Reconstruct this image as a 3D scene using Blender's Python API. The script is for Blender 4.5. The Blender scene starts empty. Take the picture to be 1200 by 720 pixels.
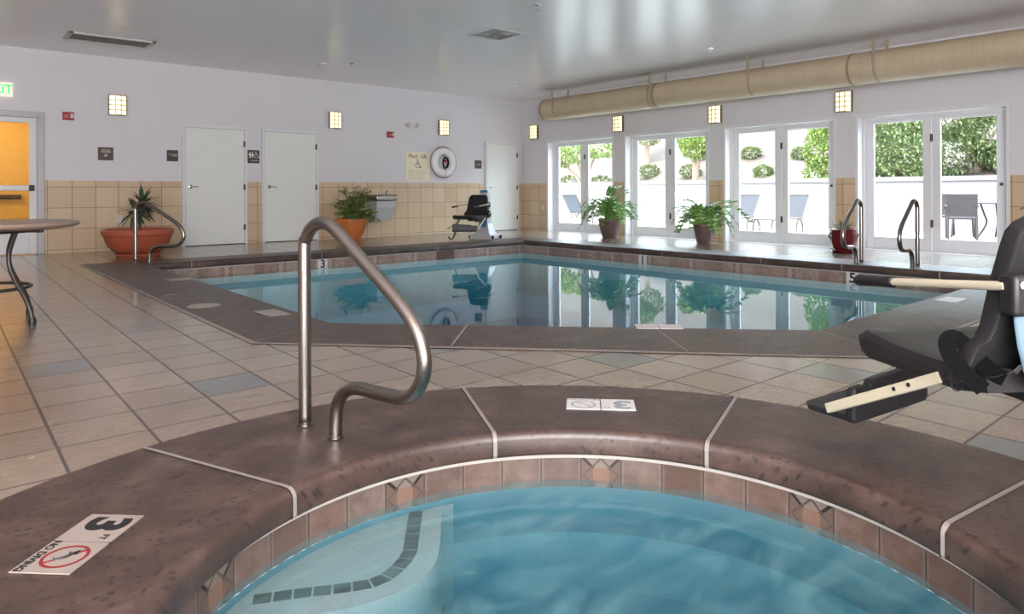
import bpy, bmesh, math, random
from mathutils import Vector, Matrix, geometry
PI = math.pi
S = bpy.context.scene
C = S.collection
R = random.Random(7)

# ------------------------------------------------------------------ camera, sky, sun, exposure
CAM_H = 0.92
TH = 0.8583
FWD = Vector((math.cos(TH), math.sin(TH), 0)); RGT = Vector((math.sin(TH), -math.cos(TH), 0))
cd = bpy.data.cameras.new('camera'); cam = bpy.data.objects.new('camera', cd); C.objects.link(cam)
cd.sensor_width = 36; cd.lens = 36 * 822.08 / 1200
cd.shift_y = -(360 - 224.855) / 1200
cd.clip_start = 0.05; cd.clip_end = 300
cam.matrix_world = Matrix.Translation((0, 0, CAM_H)) @ Matrix((RGT, Vector((0, 0, 1)), -FWD)).transposed().to_4x4() @ Matrix.Rotation(-0.0038, 4, 'Z')
S.camera = cam

w = bpy.data.worlds.new('sky'); S.world = w; w.use_nodes = True
bg = w.node_tree.nodes['Background']
bg.inputs['Color'].default_value = (0.74, 0.87, 1.0, 1)
bg.inputs['Strength'].default_value = 11.0

def lamp(name, kind, energy, color, loc, target=None, size=None, size_y=None):
    l = bpy.data.lights.new(name, kind); l.energy = energy; l.color = color
    if kind == 'AREA':
        l.shape = 'RECTANGLE'; l.size = size; l.size_y = size_y or size
    o = bpy.data.objects.new(name, l); C.objects.link(o); o.location = loc
    if target is not None:
        o.rotation_euler = (Vector(target) - Vector(loc)).to_track_quat('-Z', 'Y').to_euler()
    return o
sun = lamp('sun', 'SUN', 8.0, (1.0, 0.95, 0.88), (0, 0, 20), (0.62, -0.30, 20 - 0.85))
sun.data.angle = 0.01
# added fill light behind the camera, aimed up to brighten the room
lamp('front_fill', 'AREA', 860, (0.98, 0.97, 0.97), (-1.2, -3.0, 1.4), (3.4, 5.0, 7.5), 7.0, 2.0)

vs = S.view_settings
S.display_settings.display_device = 'sRGB'
vs.view_transform = 'Standard'; vs.look = 'None'; vs.gamma = 1; vs.use_curve_mapping = False
vs.exposure = 0.52

# ------------------------------------------------------------------ node helpers
def lin(r, g, b):
    f = lambda c: (c / 255 / 12.92) if c <= 10 else ((c / 255 + 0.055) / 1.055) ** 2.4
    return (f(r), f(g), f(b))
class X:
    """a scalar socket with arithmetic"""
    def __init__(s, t, k): s.t = t; s.k = k
    def _m(s, op, *a):
        n = s.t.nodes.new('ShaderNodeMath'); n.operation = op
        for i, v in enumerate((s,) + a):
            if isinstance(v, X): s.t.links.new(v.k, n.inputs[i])
            else: n.inputs[i].default_value = v
        return X(s.t, n.outputs[0])
    def __add__(s, o): return s._m('ADD', o)
    def __sub__(s, o): return s._m('SUBTRACT', o)
    def __mul__(s, o): return s._m('MULTIPLY', o)
    def __truediv__(s, o): return s._m('DIVIDE', o)
    __radd__ = __add__; __rmul__ = __mul__
    def floor(s): return s._m('FLOOR')
    def fract(s): return s._m('FRACT')
    def mod(s, o): return s._m('FLOORED_MODULO', o)
    def lt(s, o): return s._m('LESS_THAN', o)
    def gt(s, o): return s._m('GREATER_THAN', o)
    def abs(s): return s._m('ABSOLUTE')
    def max(s, o): return s._m('MAXIMUM', o)
    def min(s, o): return s._m('MINIMUM', o)
class Mat:
    def __init__(s, name):
        s.m = bpy.data.materials.new(name); s.m.use_nodes = True; s.t = s.m.node_tree
        s.b = s.t.nodes['Principled BSDF']; s.out = s.t.nodes['Material Output']
    def n(s, typ, **k):
        n = s.t.nodes.new(typ)
        for a, v in k.items(): setattr(n, a, v)
        return n
    def l(s, a, b): s.t.links.new(a.k if isinstance(a, X) else a, b)
    def coord(s, kind='Object'):
        return s.n('ShaderNodeTexCoord').outputs[kind]
    def xyz(s, vec):
        n = s.n('ShaderNodeSeparateXYZ'); s.l(vec, n.inputs[0]); return [X(s.t, o) for o in n.outputs]
    def vec(s, x, y, z=0.0):
        n = s.n('ShaderNodeCombineXYZ')
        for i, v in enumerate((x, y, z)):
            if isinstance(v, X): s.l(v, n.inputs[i])
            else: n.inputs[i].default_value = v
        return n.outputs[0]
    def noise(s, vec, scale=5, detail=3, rough=0.5, scl=None):
        if scl:
            mp = s.n('ShaderNodeMapping'); mp.inputs['Scale'].default_value = scl; s.l(vec, mp.inputs[0]); vec = mp.outputs[0]
        n = s.n('ShaderNodeTexNoise'); n.inputs['Scale'].default_value = scale; n.inputs['Detail'].default_value = detail
        n.inputs['Roughness'].default_value = rough; s.l(vec, n.inputs['Vector']); return X(s.t, n.outputs['Fac'])
    def rnd(s, x, y, z=0.0):
        n = s.n('ShaderNodeTexWhiteNoise'); n.noise_dimensions = '3D'; s.l(s.vec(x, y, z), n.inputs['Vector']); return X(s.t, n.outputs['Value'])
    def voro(s, vec, scale, feature='F1', dim='3D'):
        n = s.n('ShaderNodeTexVoronoi'); n.voronoi_dimensions = dim; n.feature = feature; n.inputs['Scale'].default_value = scale; s.l(vec, n.inputs['Vector']); return X(s.t, n.outputs['Distance'])
    def mix(s, fac, a, b, mode='MIX'):
        n = s.n('ShaderNodeMix', data_type='RGBA', blend_type=mode)
        for i, v in ((0, fac), (6, a), (7, b)):
            if isinstance(v, X): s.l(v, n.inputs[i])
            elif isinstance(v, bpy.types.NodeSocket): s.l(v, n.inputs[i])
            elif i == 0: n.inputs[0].default_value = v
            else: n.inputs[i].default_value = (*v, 1) if len(v) == 3 else v
        return n.outputs[2]
    def ramp(s, fac, stops):
        n = s.n('ShaderNodeValToRGB'); e = n.color_ramp.elements
        while len(e) < len(stops): e.new(0.5)
        for k, (p, c) in zip(e, stops): k.position = p; k.color = (*c, 1)
        s.l(fac, n.inputs[0]); return n.outputs[0]
    def bump(s, h, strength=0.3, dist=0.01):
        n = s.n('ShaderNodeBump'); n.inputs['Strength'].default_value = strength; n.inputs['Distance'].default_value = dist
        s.l(h, n.inputs['Height']); s.l(n.outputs[0], s.b.inputs['Normal']); return n
    def col(s, c):
        if isinstance(c, bpy.types.NodeSocket): s.l(c, s.b.inputs['Base Color'])
        else: s.b.inputs['Base Color'].default_value = (*c, 1)
    def set(s, rough=None, metal=None, spec=None, **k):
        if rough is not None:
            if isinstance(rough, X): s.l(rough, s.b.inputs['Roughness'])
            else: s.b.inputs['Roughness'].default_value = rough
        if metal is not None: s.b.inputs['Metallic'].default_value = metal
        if spec is not None: s.b.inputs['Specular IOR Level'].default_value = spec
        return s

def simple(name, c, rough=0.5, metal=0.0, var=0.12, scale=8, bump=0.0, bscale=60, scl=None, spec=None, emit=None, estr=0):
    m = Mat(name); v = m.coord()
    f = m.noise(v, scale, 4, 0.55, scl)
    m.col(m.mix(f, tuple(x * (1 - var) for x in c), tuple(min(1, x * (1 + var)) for x in c)))
    m.set(rough, metal, spec)
    if bump: m.bump(m.noise(v, bscale, 3, 0.6, scl), bump, 0.004)
    if emit: m.b.inputs['Emission Color'].default_value = (*emit, 1); m.b.inputs['Emission Strength'].default_value = estr
    return m.m

# ------------------------------------------------------------------ mesh helpers
class MB:
    def __init__(s): s.v = []; s.f = []; s.mi = []; s.uv = {}; s.cur = 0
    def add(s, vs, fs, uvs=None):
        o = len(s.v); s.v += [tuple(p) for p in vs]
        for i, f in enumerate(fs):
            if uvs: s.uv[len(s.f)] = uvs[i]
            s.f.append([o + k for k in f]); s.mi.append(s.cur)
        return s
    def box(s, c, d, M=None):
        x, y, z = (k / 2 for k in d); c = Vector(c)
        vs = [Vector((a * x, b * y, e * z)) for e in (-1, 1) for a, b in ((-1, -1), (1, -1), (1, 1), (-1, 1))]
        if M is not None: vs = [M @ p for p in vs]
        return s.add([p + c for p in vs], [(3, 2, 1, 0), (4, 5, 6, 7), (0, 1, 5, 4), (1, 2, 6, 5), (2, 3, 7, 6), (3, 0, 4, 7)])
    def b2(s, a, b): return s.box([(a[i] + b[i]) / 2 for i in range(3)], [abs(b[i] - a[i]) for i in range(3)])
    def beam(s, a, b, wd, ht):
        a = Vector(a); b = Vector(b); d = b - a; q = d.to_track_quat('Y', 'Z').to_matrix()
        return s.box((a + b) / 2, (wd, d.length, ht), q)
    def tube(s, P, r, n=10, closed=False, caps=True):
        P = [Vector(p) for p in P]; N = len(P); rs = r if isinstance(r, (list, tuple)) else [r] * N
        up = None; rings = []
        for i in range(N):
            if closed: t = P[(i + 1) % N] - P[i - 1]
            else: t = P[min(i + 1, N - 1)] - P[max(i - 1, 0)]
            t.normalize()
            if up is None:
                up = Vector((0, 0, 1)) if abs(t.z) < 0.9 else Vector((1, 0, 0))
            u = (up - t * up.dot(t)); u.normalize(); w_ = t.cross(u); up = u
            rings.append([P[i] + (u * math.cos(2 * PI * k / n) + w_ * math.sin(2 * PI * k / n)) * rs[i] for k in range(n)])
        vs = [p for q in rings for p in q]; fs = []
        for i in range(N if closed else N - 1):
            j = (i + 1) % N
            for k in range(n): fs.append((i * n + k, i * n + (k + 1) % n, j * n + (k + 1) % n, j * n + k))
        if caps and not closed: fs += [tuple(range(n))[::-1], tuple((N - 1) * n + k for k in range(n))]
        return s.add(vs, fs)
    def lathe(s, prof, n=32, c=(0, 0, 0), M=None):
        vs = []; fs = []; c = Vector(c)
        for r, z in prof:
            for k in range(n):
                p = Vector((max(r, 1e-4) * math.cos(2 * PI * k / n), max(r, 1e-4) * math.sin(2 * PI * k / n), z))
                vs.append((M @ p if M is not None else p) + c)
        for i in range(len(prof) - 1):
            for k in range(n): fs.append((i * n + k, i * n + (k + 1) % n, (i + 1) * n + (k + 1) % n, (i + 1) * n + k))
        fs += [tuple(range(n))[::-1], tuple((len(prof) - 1) * n + k for k in range(n))]
        return s.add(vs, fs)
    def prism(s, poly, a, b, f=None):
        """poly of 2D points extruded from a to b; f(u, v, w) -> point"""
        f = f or (lambda u, v, w_: (u, v, w_)); n = len(poly)
        vs = [f(*p, a) for p in poly] + [f(*p, b) for p in poly]
        return s.add(vs, [tuple(range(n))[::-1], tuple(range(n, 2 * n))] + [(i, (i + 1) % n, n + (i + 1) % n, n + i) for i in range(n)])
    def loops(s, rings, closed=True, uv=False):
        """skin a list of equal-length point rings"""
        n = len(rings[0]); vs = [p for q in rings for p in q]; fs = []
        for i in range(len(rings) - 1):
            for k in range(n if closed else n - 1): fs.append((i * n + k, i * n + (k + 1) % n, (i + 1) * n + (k + 1) % n, (i + 1) * n + k))
        return s.add(vs, fs)
    def leaf(s, p, d, side, L, W, droop=0.15, fold=0.12):
        p = Vector(p); d = Vector(d).normalized(); side = Vector(side); side = (side - d * side.dot(d)).normalized(); n = side.cross(d)
        a = p + d * L * 0.32; b = p + d * L * 0.7 - n * droop * L * 0.4; t = p + d * L - n * droop * L
        vs = [p, a + side * W * 0.5 + n * fold * W, a, a - side * W * 0.5 + n * fold * W, b + side * W * 0.38 + n * fold * W, b, b - side * W * 0.38 + n * fold * W, t]
        return s.add(vs, [(0, 2, 1), (0, 3, 2), (1, 2, 5, 4), (2, 3, 6, 5), (4, 5, 7), (5, 6, 7)])
    def build(s, name, mat, parent=None, smooth=40, bevel=0, seg=2, sub=0, weld=False):
        me = bpy.data.meshes.new(name); me.from_pydata(s.v, [], s.f); 
        ms = mat if isinstance(mat, (list, tuple)) else [mat]
        for m in ms: me.materials.append(m)
        me.polygons.foreach_set('material_index', s.mi)
        if s.uv:
            L = me.uv_layers.new(name='UVMap')
            for p in me.polygons:
                if p.index in s.uv:
                    for li, q in zip(p.loop_indices, s.uv[p.index]): L.data[li].uv = q
        me.update()
        bm = bmesh.new(); bm.from_mesh(me)
        if weld: bmesh.ops.remove_doubles(bm, verts=bm.verts, dist=1e-5)
        if not s.uv: bmesh.ops.recalc_face_normals(bm, faces=bm.faces)
        bm.to_mesh(me); bm.free()
        if smooth:
            me.shade_smooth()
            if smooth < 180: me.set_sharp_from_angle(angle=math.radians(smooth))
        o = bpy.data.objects.new(name, me); C.objects.link(o)
        if bevel:
            b = o.modifiers.new('bevel', 'BEVEL'); b.width = bevel; b.segments = seg; b.limit_method = 'ANGLE'; b.angle_limit = math.radians(40)
        if sub:
            b = o.modifiers.new('sub', 'SUBSURF'); b.levels = sub; b.render_levels = sub
        if parent: o.parent = parent
        return o
def tag(o, label, cat, group=None, kind=None):
    o['label'] = label; o['category'] = cat
    if group: o['group'] = group
    if kind: o['kind'] = kind
    return o
def thing(name, label, cat, loc=(0, 0, 0), rz=0.0, group=None):
    o = bpy.data.objects.new(name, None); o.empty_display_size = 0.1; C.objects.link(o); o.location = loc; o.rotation_euler = (0, 0, rz)
    return tag(o, label, cat, group)
def struct(o, label=None):
    o['kind'] = 'structure'
    if label: o['label'] = label
    return o
def dup(root, loc, rz=None, label=None, name=None):
    def cp(o, par):
        c = o.copy(); C.objects.link(c)
        if par: c.parent = par
        for ch in o.children: cp(ch, c)
        return c
    r = cp(root, None); r.location = loc
    if rz is not None: r.rotation_euler = (0, 0, rz)
    if label: r['label'] = label
    return r
def fillet(P, rad, n=5):
    """round the inner corners of a polyline"""
    P = [Vector(p) for p in P]; out = [P[0]]
    for i in range(1, len(P) - 1):
        r = rad[i] if isinstance(rad, (list, tuple)) else rad
        a = (P[i - 1] - P[i]); b = (P[i + 1] - P[i]); k = min(r, a.length * 0.49, b.length * 0.49)
        a = P[i] + a.normalized() * k; b = P[i] + b.normalized() * k
        for j in range(n + 1):
            t = j / n; out.append(a * (1 - t) ** 2 + P[i] * 2 * t * (1 - t) + b * t * t)
    out.append(P[-1]); return out
def text(txt, size, mat, parent, M, name='lettering', ext=0.0006, bold=0.0, align='CENTER', sx=1.0):
    cu = bpy.data.curves.new(name, 'FONT'); cu.body = txt; cu.size = size; cu.align_x = align; cu.align_y = 'CENTER'; cu.extrude = ext; cu.offset = bold; cu.resolution_u = 4
    t = bpy.data.objects.new(name, cu); C.objects.link(t)
    dg = bpy.context.evaluated_depsgraph_get(); me = bpy.data.meshes.new_from_object(t.evaluated_get(dg))
    bpy.data.objects.remove(t); bpy.data.curves.remove(cu)
    me.materials.clear(); me.materials.append(mat); me.transform(M @ Matrix.Diagonal((sx, 1, 1, 1)))
    o = bpy.data.objects.new(name, me); C.objects.link(o)
    if parent: o.parent = parent
    return o
def frame(o, ux, uy):
    """matrix whose x axis is ux, y axis uy, origin o"""
    ux = Vector(ux).normalized(); uy = Vector(uy).normalized(); uz = ux.cross(uy)
    M = Matrix((ux, uy, uz)).transposed().to_4x4(); M.translation = Vector(o); return M

# ------------------------------------------------------------------ room dimensions (metres; camera above the origin)
XW, YW, ZC = 11.35, 12.80, 3.12
TILE_TOP = 1.12
X0, Y0 = -4.0, -4.0
OPEN_N = [9.87, 7.54, 5.19, 2.83]; OPEN_W = 1.96; OPEN_T = 2.06      # patio doors: near jamb, width, top
SPA_C = Vector((1.25, 1.14)); SPA_R = 1.00; SPA_OC = Vector((1.12, 1.06)); SPA_OR = 1.775
POOL_IN = [(2.36, 9.94), (2.27, 4.56), (4.53, 2.19), (8.86, 2.22), (8.86, 9.94)]
POOL_OUT = [(1.72, 10.45), (1.62, 4.28), (4.04, 1.62), (9.46, 1.58), (9.46, 10.45)]

# ------------------------------------------------------------------ materials of the shell
def m_paint(name, c, rough=0.55, b=0.05):
    return simple(name, c, rough, 0, 0.03, 1.5, b, 120)
WALLP = m_paint('wall_paint', lin(221, 218, 222))
CEILP = simple('ceiling_paint', lin(240, 234, 234), 0.24, 0, 0.04, 2.0, 0.10, 25, None, 0.55)
WHITE = simple('white_trim_paint', lin(226, 226, 228), 0.4, 0, 0.02, 4)
DOORP = simple('pale_door_paint', lin(232, 234, 229), 0.38, 0, 0.02, 4)

def mat_walltile():
    m = Mat('beige_wall_tile'); x, y, z = m.xyz(m.coord())
    u = (x + y) ; geo = m.n('ShaderNodeNewGeometry'); nx, ny, nz = m.xyz(geo.outputs['Normal'])
    side = nx.abs().gt(0.5)
    uu = (x - 3.58) * (ny.abs().gt(0.5)) + (y - 12.47) * side
    p = 0.3235
    a = uu / p; b = (z - 0.043) / 0.3257
    fa = a.fract(); fb = b.fract()
    g = fa.lt(0.016).max(fa.gt(0.984)).max(fb.lt(0.014).max(fb.gt(0.986)))
    r = m.rnd(a.floor(), b.floor(), side)
    v = m.coord(); nz_ = m.noise(v, 9, 5, 0.6)
    c = m.mix(r, lin(206, 180, 148), lin(222, 200, 168))
    c = m.mix(nz_, m.mix(0.22, c, lin(170, 138, 104)), c)
    c = m.mix(g, c, lin(150, 122, 98))
    m.col(c); m.set(0.32)
    m.bump((g * -1.0) + nz_ * 0.15, 0.35, 0.004)
    return m.m
WTILE = mat_walltile()

def mat_floor():
    m = Mat('deck_tile'); co = m.coord(); x, y, z = m.xyz(co)
    u = (x - 1.01 - (y - 2.81) * 0.0268) / 0.302; v = (y - 3.295) / 0.305
    cu, cv = u.floor(), v.floor(); fu, fv = u.fract(), v.fract()
    g = fu.lt(0.019).max(fu.gt(0.981)).max(fv.lt(0.018)).max(fv.gt(0.982))
    slate = ((cv + cu * 1.5).mod(6.0)).lt(0.01)
    r = m.rnd(cu, cv); r2 = m.rnd(cv, cu, 3.0)
    grain = m.noise(m.vec(x + r * 7.0, y * 2.6 + r2 * 9.0, r * 5.0), 17, 7, 0.68)
    blot = m.noise(co, 2.2, 3)
    c = m.mix(r, lin(140, 120, 103), lin(164, 144, 125))
    c = m.mix(grain, m.mix(0.75, c, lin(98, 80, 68)), c)
    c = m.mix((blot - 0.45) * 1.2, c, lin(158, 144, 130))
    s = m.mix(grain, lin(80, 80, 82), lin(116, 118, 116))
    c = m.mix(slate, c, s)
    stain = m.noise(co, 5, 5, 0.7); near = (((x - 0.98).abs() * 4.0).max((y - 3.33).abs() * 6.0)).lt(1.0)
    c = m.mix((stain - 0.5).max(0.0) * 5.0 * near, c, lin(84, 74, 66))
    c = m.mix(g, c, lin(64, 50, 42))
    m.col(c); m.set((grain * 0.20 + 0.14).max(g * 0.8), None, 0.8); m.b.inputs['Coat Weight'].default_value = 0.7; m.b.inputs['Coat Roughness'].default_value = 0.2
    m.bump(g * -1.2 + grain * 0.9, 0.28, 0.004)
    return m.m
FLOORM = mat_floor()

def mat_coping():
    m = Mat('brown_concrete_coping'); co = m.coord()
    n1 = m.noise(co, 5, 6, 0.65); n2 = m.noise(co, 38, 4, 0.65)
    px, py, pz = m.xyz(co); d = m.voro(m.vec(px + pz * 0.6, py * 1.0 + pz * 0.6), 26, 'F1', '2D'); big = m.noise(co, 9, 3); n3 = m.noise(co, 140, 3, 0.6)
    pit = (d + (n3 - 0.5) * 0.16).lt(0.20) * big.gt(0.47)
    c = m.ramp(n1, [(0.32, lin(56, 39, 33)), (0.52, lin(86, 64, 56)), (0.68, lin(114, 92, 83))])
    c = m.mix(n2, m.mix(0.6, c, lin(46, 35, 32)), c)
    c = m.mix((n3 - 0.42).max(0.0) * 2.2, c, lin(58, 44, 40))
    c = m.mix(pit * 0.7, c, lin(34, 26, 24))
    m.col(c); m.set(n2 * 0.30 + 0.26, None, 0.85)
    m.bump(n2 * 0.3 + n3 * 0.1 + pit * -0.5, 0.4, 0.006)
    return m.m
COPING = mat_coping()
SEAL = simple('pale_joint_sealant', lin(142, 134, 130), 0.45, 0, 0.1, 30)
SEALD = simple('dark_joint_gap', lin(44, 36, 34), 0.6)
GROUTW = simple('white_grout', lin(178, 172, 165), 0.6)

def mat_band(k=1.0):
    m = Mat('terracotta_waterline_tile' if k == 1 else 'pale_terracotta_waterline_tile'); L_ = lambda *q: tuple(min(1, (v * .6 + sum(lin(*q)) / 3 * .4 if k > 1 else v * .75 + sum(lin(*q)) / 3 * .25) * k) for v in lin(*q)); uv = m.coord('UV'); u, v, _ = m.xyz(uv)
    cu = u.floor(); fu = u.fract() - 0.5; fv = v - 0.5
    r = m.rnd(cu, 1.0)
    n1 = m.noise(m.vec(u, v, cu * 3.1), 2.4, 6, 0.66)
    c = m.ramp(r, [(0.0, L_(130, 96, 82)), (0.35, L_(152, 118, 102)), (0.7, L_(148, 126, 114)), (1.0, L_(120, 88, 74))])
    c = m.mix(((n1 - 0.32) * 2.6).max(0.0).min(1.0), m.mix(0.7, c, L_(98, 70, 56)), c)
    edge = (fu.abs().max(fv.abs()) - 0.42).max(0.0) * 6.0
    c = m.mix(edge.min(0.4), c, L_(176, 160, 148))
    deco = (cu.mod(5.0)).lt(0.1)
    dia = fu.abs() + fv.abs()
    dc = m.mix((fu.abs() - fv.abs()).gt(0.0), L_(150, 130, 116), L_(126, 98, 84))
    dc = m.mix(((fu.abs() - fv.abs()).abs()).lt(0.05), dc, L_(58, 50, 50))
    dc = m.mix(fu.abs().max(fv.abs()).lt(0.2), dc, L_(154, 112, 90))
    dc = m.mix((dia - 0.44).abs().lt(0.035), dc, L_(104, 84, 76))
    c = m.mix(deco, c, dc)
    g = fu.abs().gt(0.477).max(fv.abs().gt(0.485))
    c = m.mix(g, c, L_(92, 78, 70))
    m.col(c); m.set(0.3); m.bump(g * -1.0 + n1 * 0.4, 0.4, 0.004)
    return m.m
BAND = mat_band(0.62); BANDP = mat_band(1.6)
PLAST = simple('white_pool_plaster', lin(206, 232, 236), 0.6, 0, 0.06, 6)
STEPP = simple('grey_blue_step_plaster', lin(150, 156, 156), 0.6, 0, 0.12, 5)
STEPT = simple('dark_step_edge_tile', lin(58, 46, 40), 0.4, 0, 0.25, 30)

def mat_water(name, absorb, dens, ripple, rscale, cloud=None, scl=None):
    m = Mat(name); t = m.t; t.nodes.remove(m.b)
    tr = m.n('ShaderNodeBsdfTransparent'); gl = m.n('ShaderNodeBsdfGlossy'); gl.inputs['Roughness'].default_value = 0.02
    geo = m.n('ShaderNodeNewGeometry'); nx, ny, nz = m.xyz(geo.outputs['True Normal'])
    co = m.coord()
    bp = m.n('ShaderNodeBump'); bp.inputs['Strength'].default_value = ripple; bp.inputs['Distance'].default_value = 0.02
    h = m.noise(co, rscale, 3, 0.5, scl); m.l(h, bp.inputs['Height']); m.l(bp.outputs[0], gl.inputs['Normal'])
    fr = m.n('ShaderNodeFresnel'); fr.inputs['IOR'].default_value = 1.33; m.l(bp.outputs[0], fr.inputs['Normal'])
    inner = tr
    if cloud:
        df = m.n('ShaderNodeBsdfDiffuse'); sw = m.noise(co, 2.3, 7, 0.66, (1.0, 1.9, 1.0)); sw.k.node.inputs['Distortion'].default_value = 1.2
        m.l(m.mix(sw, cloud[0], cloud[1]), df.inputs['Color'])
        mx = m.n('ShaderNodeMixShader'); k = (sw - 0.36) * 1.4 * nz.gt(0.5); k = k.max(0.0).min(0.75) * cloud[2] + nz.gt(0.5) * cloud[3]
        m.l(k, mx.inputs[0]); m.l(tr.outputs[0], mx.inputs[1]); m.l(df.outputs[0], mx.inputs[2]); inner = mx
    mx = m.n('ShaderNodeMixShader'); m.l(X(t, fr.outputs[0]) * nz.gt(0.5), mx.inputs[0]); m.l(inner.outputs[0], mx.inputs[1]); m.l(gl.outputs[0], mx.inputs[2])
    m.l(mx.outputs[0], m.out.inputs['Surface'])
    va = m.n('ShaderNodeVolumeAbsorption'); va.inputs['Color'].default_value = (*absorb, 1); va.inputs['Density'].default_value = dens
    m.l(va.outputs[0], m.out.inputs['Volume'])
    return m.m
POOLW = mat_water('pool_water', (0.03, 0.64, 0.76), 0.45, 0.025, 1.6)
SPAW = mat_water('spa_water', (0.12, 0.62, 0.72), 2.3, 0.12, 5.0, (lin(38, 98, 110), lin(132, 176, 180), 1.0, 0.13))

def mat_glass():
    m = Mat('door_glass'); m.t.nodes.remove(m.b)
    tr = m.n('ShaderNodeBsdfTransparent'); tr.inputs[0].default_value = (0.95, 0.97, 0.96, 1)
    gl = m.n('ShaderNodeBsdfGlossy'); gl.inputs['Roughness'].default_value = 0.01
    lw = m.n('ShaderNodeFresnel'); lw.inputs['IOR'].default_value = 1.45
    mx = m.n('ShaderNodeMixShader'); bf = m.n('ShaderNodeNewGeometry').outputs['Backfacing']; m.l(X(m.t, lw.outputs[0]) * 0.9 * (X(m.t, bf) * -1.0 + 1.0), mx.inputs[0]); m.l(tr.outputs[0], mx.inputs[1]); m.l(gl.outputs[0], mx.inputs[2])
    m.l(mx.outputs[0], m.out.inputs[0]); return m.m
GLASS = mat_glass()

STEEL = simple('brushed_stainless_steel', lin(152, 146, 140), 0.26, 1.0, 0.06, 40, 0.03, 300)
CHROME = simple('chrome_metal', lin(210, 210, 212), 0.15, 1.0, 0.03)
HINGE = simple('dark_bronze_hinge', lin(70, 64, 60), 0.4, 0.8)
BLACK = simple('black_plastic', lin(26, 26, 30), 0.45, 0, 0.15, 20)
DARKBR = simple('dark_bronze_plate', lin(84, 76, 74), 0.45, 0.2, 0.1)
LETTERW = simple('white_lettering', lin(232, 230, 226), 0.5)
LETTERK = simple('black_lettering', lin(30, 30, 32), 0.5)

# ------------------------------------------------------------------ polygon helpers
def offset(P, d):
    """offset a closed polygon outward by d (counter-clockwise order)"""
    P = [Vector(p) for p in P]; n = len(P); out = []
    for i in range(n):
        a, b, c = P[i - 1], P[i], P[(i + 1) % n]
        n1 = Vector(((b - a).y, -(b - a).x)).normalized(); n2 = Vector(((c - b).y, -(c - b).x)).normalized()
        k = n1 + n2; out.append(b + k * (d / (1 + n1.dot(n2))))
    return out
def circle(c, r, n=120): return [Vector((c[0] + r * math.cos(2 * PI * k / n), c[1] + r * math.sin(2 * PI * k / n))) for k in range(n)]
def at(P, z): return [(p[0], p[1], z) for p in P]
def cap(mb, P, z, up=True):
    t = geometry.tessellate_polygon([[Vector((p[0], p[1], 0)) for p in P]])
    mb.add(at(P, z), [f if up else f[::-1] for f in t])

# ------------------------------------------------------------------ floor with its two basins, walls, ceiling
mb = MB()
outer = [(X0, Y0), (XW, Y0), (XW, YW), (X0, YW)]
rings = [[Vector((*p, 0)) for p in q] for q in (outer, [tuple(p) for p in POOL_OUT], [tuple(p) for p in circle(SPA_OC, SPA_OR, 96)])]
flat = [p for q in rings for p in q]
mb.add(flat, geometry.tessellate_polygon(rings))
fl = mb.build('floor', FLOORM, smooth=0); struct(fl, 'beige square tiled pool deck with scattered grey slate tiles')
if fl.data.polygons[0].normal.z < 0: fl.data.flip_normals()

def wall(name, axis, c0, c1, u0, u1, holes, mat, z0=-0.2, z1=ZC + 0.1):
    """a wall slab; axis 'y': spans x at y c0..c1, axis 'x': spans y at x c0..c1; holes (ua, ub, za, zb)"""
    mb = MB(); cuts = sorted({u0, u1, *[h[0] for h in holes], *[h[1] for h in holes]})
    for a, b in zip(cuts, cuts[1:]):
        m_ = (a + b) / 2; zs = [(z0, z1)]
        for h in holes:
            if h[0] < m_ < h[1]:
                zs = [q for (p, r) in zs for q in ((p, min(r, h[2])), (max(p, h[3]), r)) if q[1] - q[0] > 1e-4]
        for p, r in zs:
            if axis == 'y': mb.b2((a, c0, p), (b, c1, r))
            else: mb.b2((c0, a, p), (c1, b, r))
    return struct(mb.build(name, mat, smooth=0))
wall('wall_back', 'y', YW, YW + 0.15, X0 - 0.2, XW + 0.3, [(0.48, 1.55, 0, 2.13)], WALLP)
wall('wall_right', 'x', XW, XW + 0.30, Y0 - 0.2, YW, [(a, a + OPEN_W, 0.0, OPEN_T) for a in OPEN_N], WALLP)
wall('wall_left', 'x', X0 - 0.2, X0, Y0 - 0.2, YW, [], WALLP)
wall('wall_front', 'y', Y0 - 0.2, Y0, X0, XW, [], WALLP)
mb = MB(); mb.b2((X0 - 0.2, Y0 - 0.2, ZC), (XW + 0.3, YW + 0.15, ZC + 0.1)); struct(mb.build('ceiling', CEILP, smooth=0))

# tiled wainscot panels
DOORS = [(3.62, 4.64), (5.00, 6.02), (10.26, 11.19)]
mb = MB()
for a, b in ((1.60, DOORS[0][0] - .045), (DOORS[0][1] + .045, DOORS[1][0] - .045), (DOORS[1][1] + .045, DOORS[2][0] - .045), (DOORS[2][1] + .045, XW - 0.012)):
    mb.b2((a, YW - 0.012, 0), (b, YW, TILE_TOP))
mb.b2((X0, YW - 0.012, 0), (0.40, YW, TILE_TOP))
struct(mb.build('trim_1', WTILE, smooth=0), 'beige tile wainscot along the back wall')
mb = MB(); ys = [YW - 0.012] + [v for a in OPEN_N for v in (a + OPEN_W, a)] + [Y0]
for i in range(0, len(ys), 2): mb.b2((XW - 0.012, ys[i + 1] + 0.045 * (i < 8), 0), (XW, ys[i] - 0.045 * (i > 0), TILE_TOP))
struct(mb.build('trim_2', WTILE, smooth=0), 'beige tile wainscot on the piers of the window wall')

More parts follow.
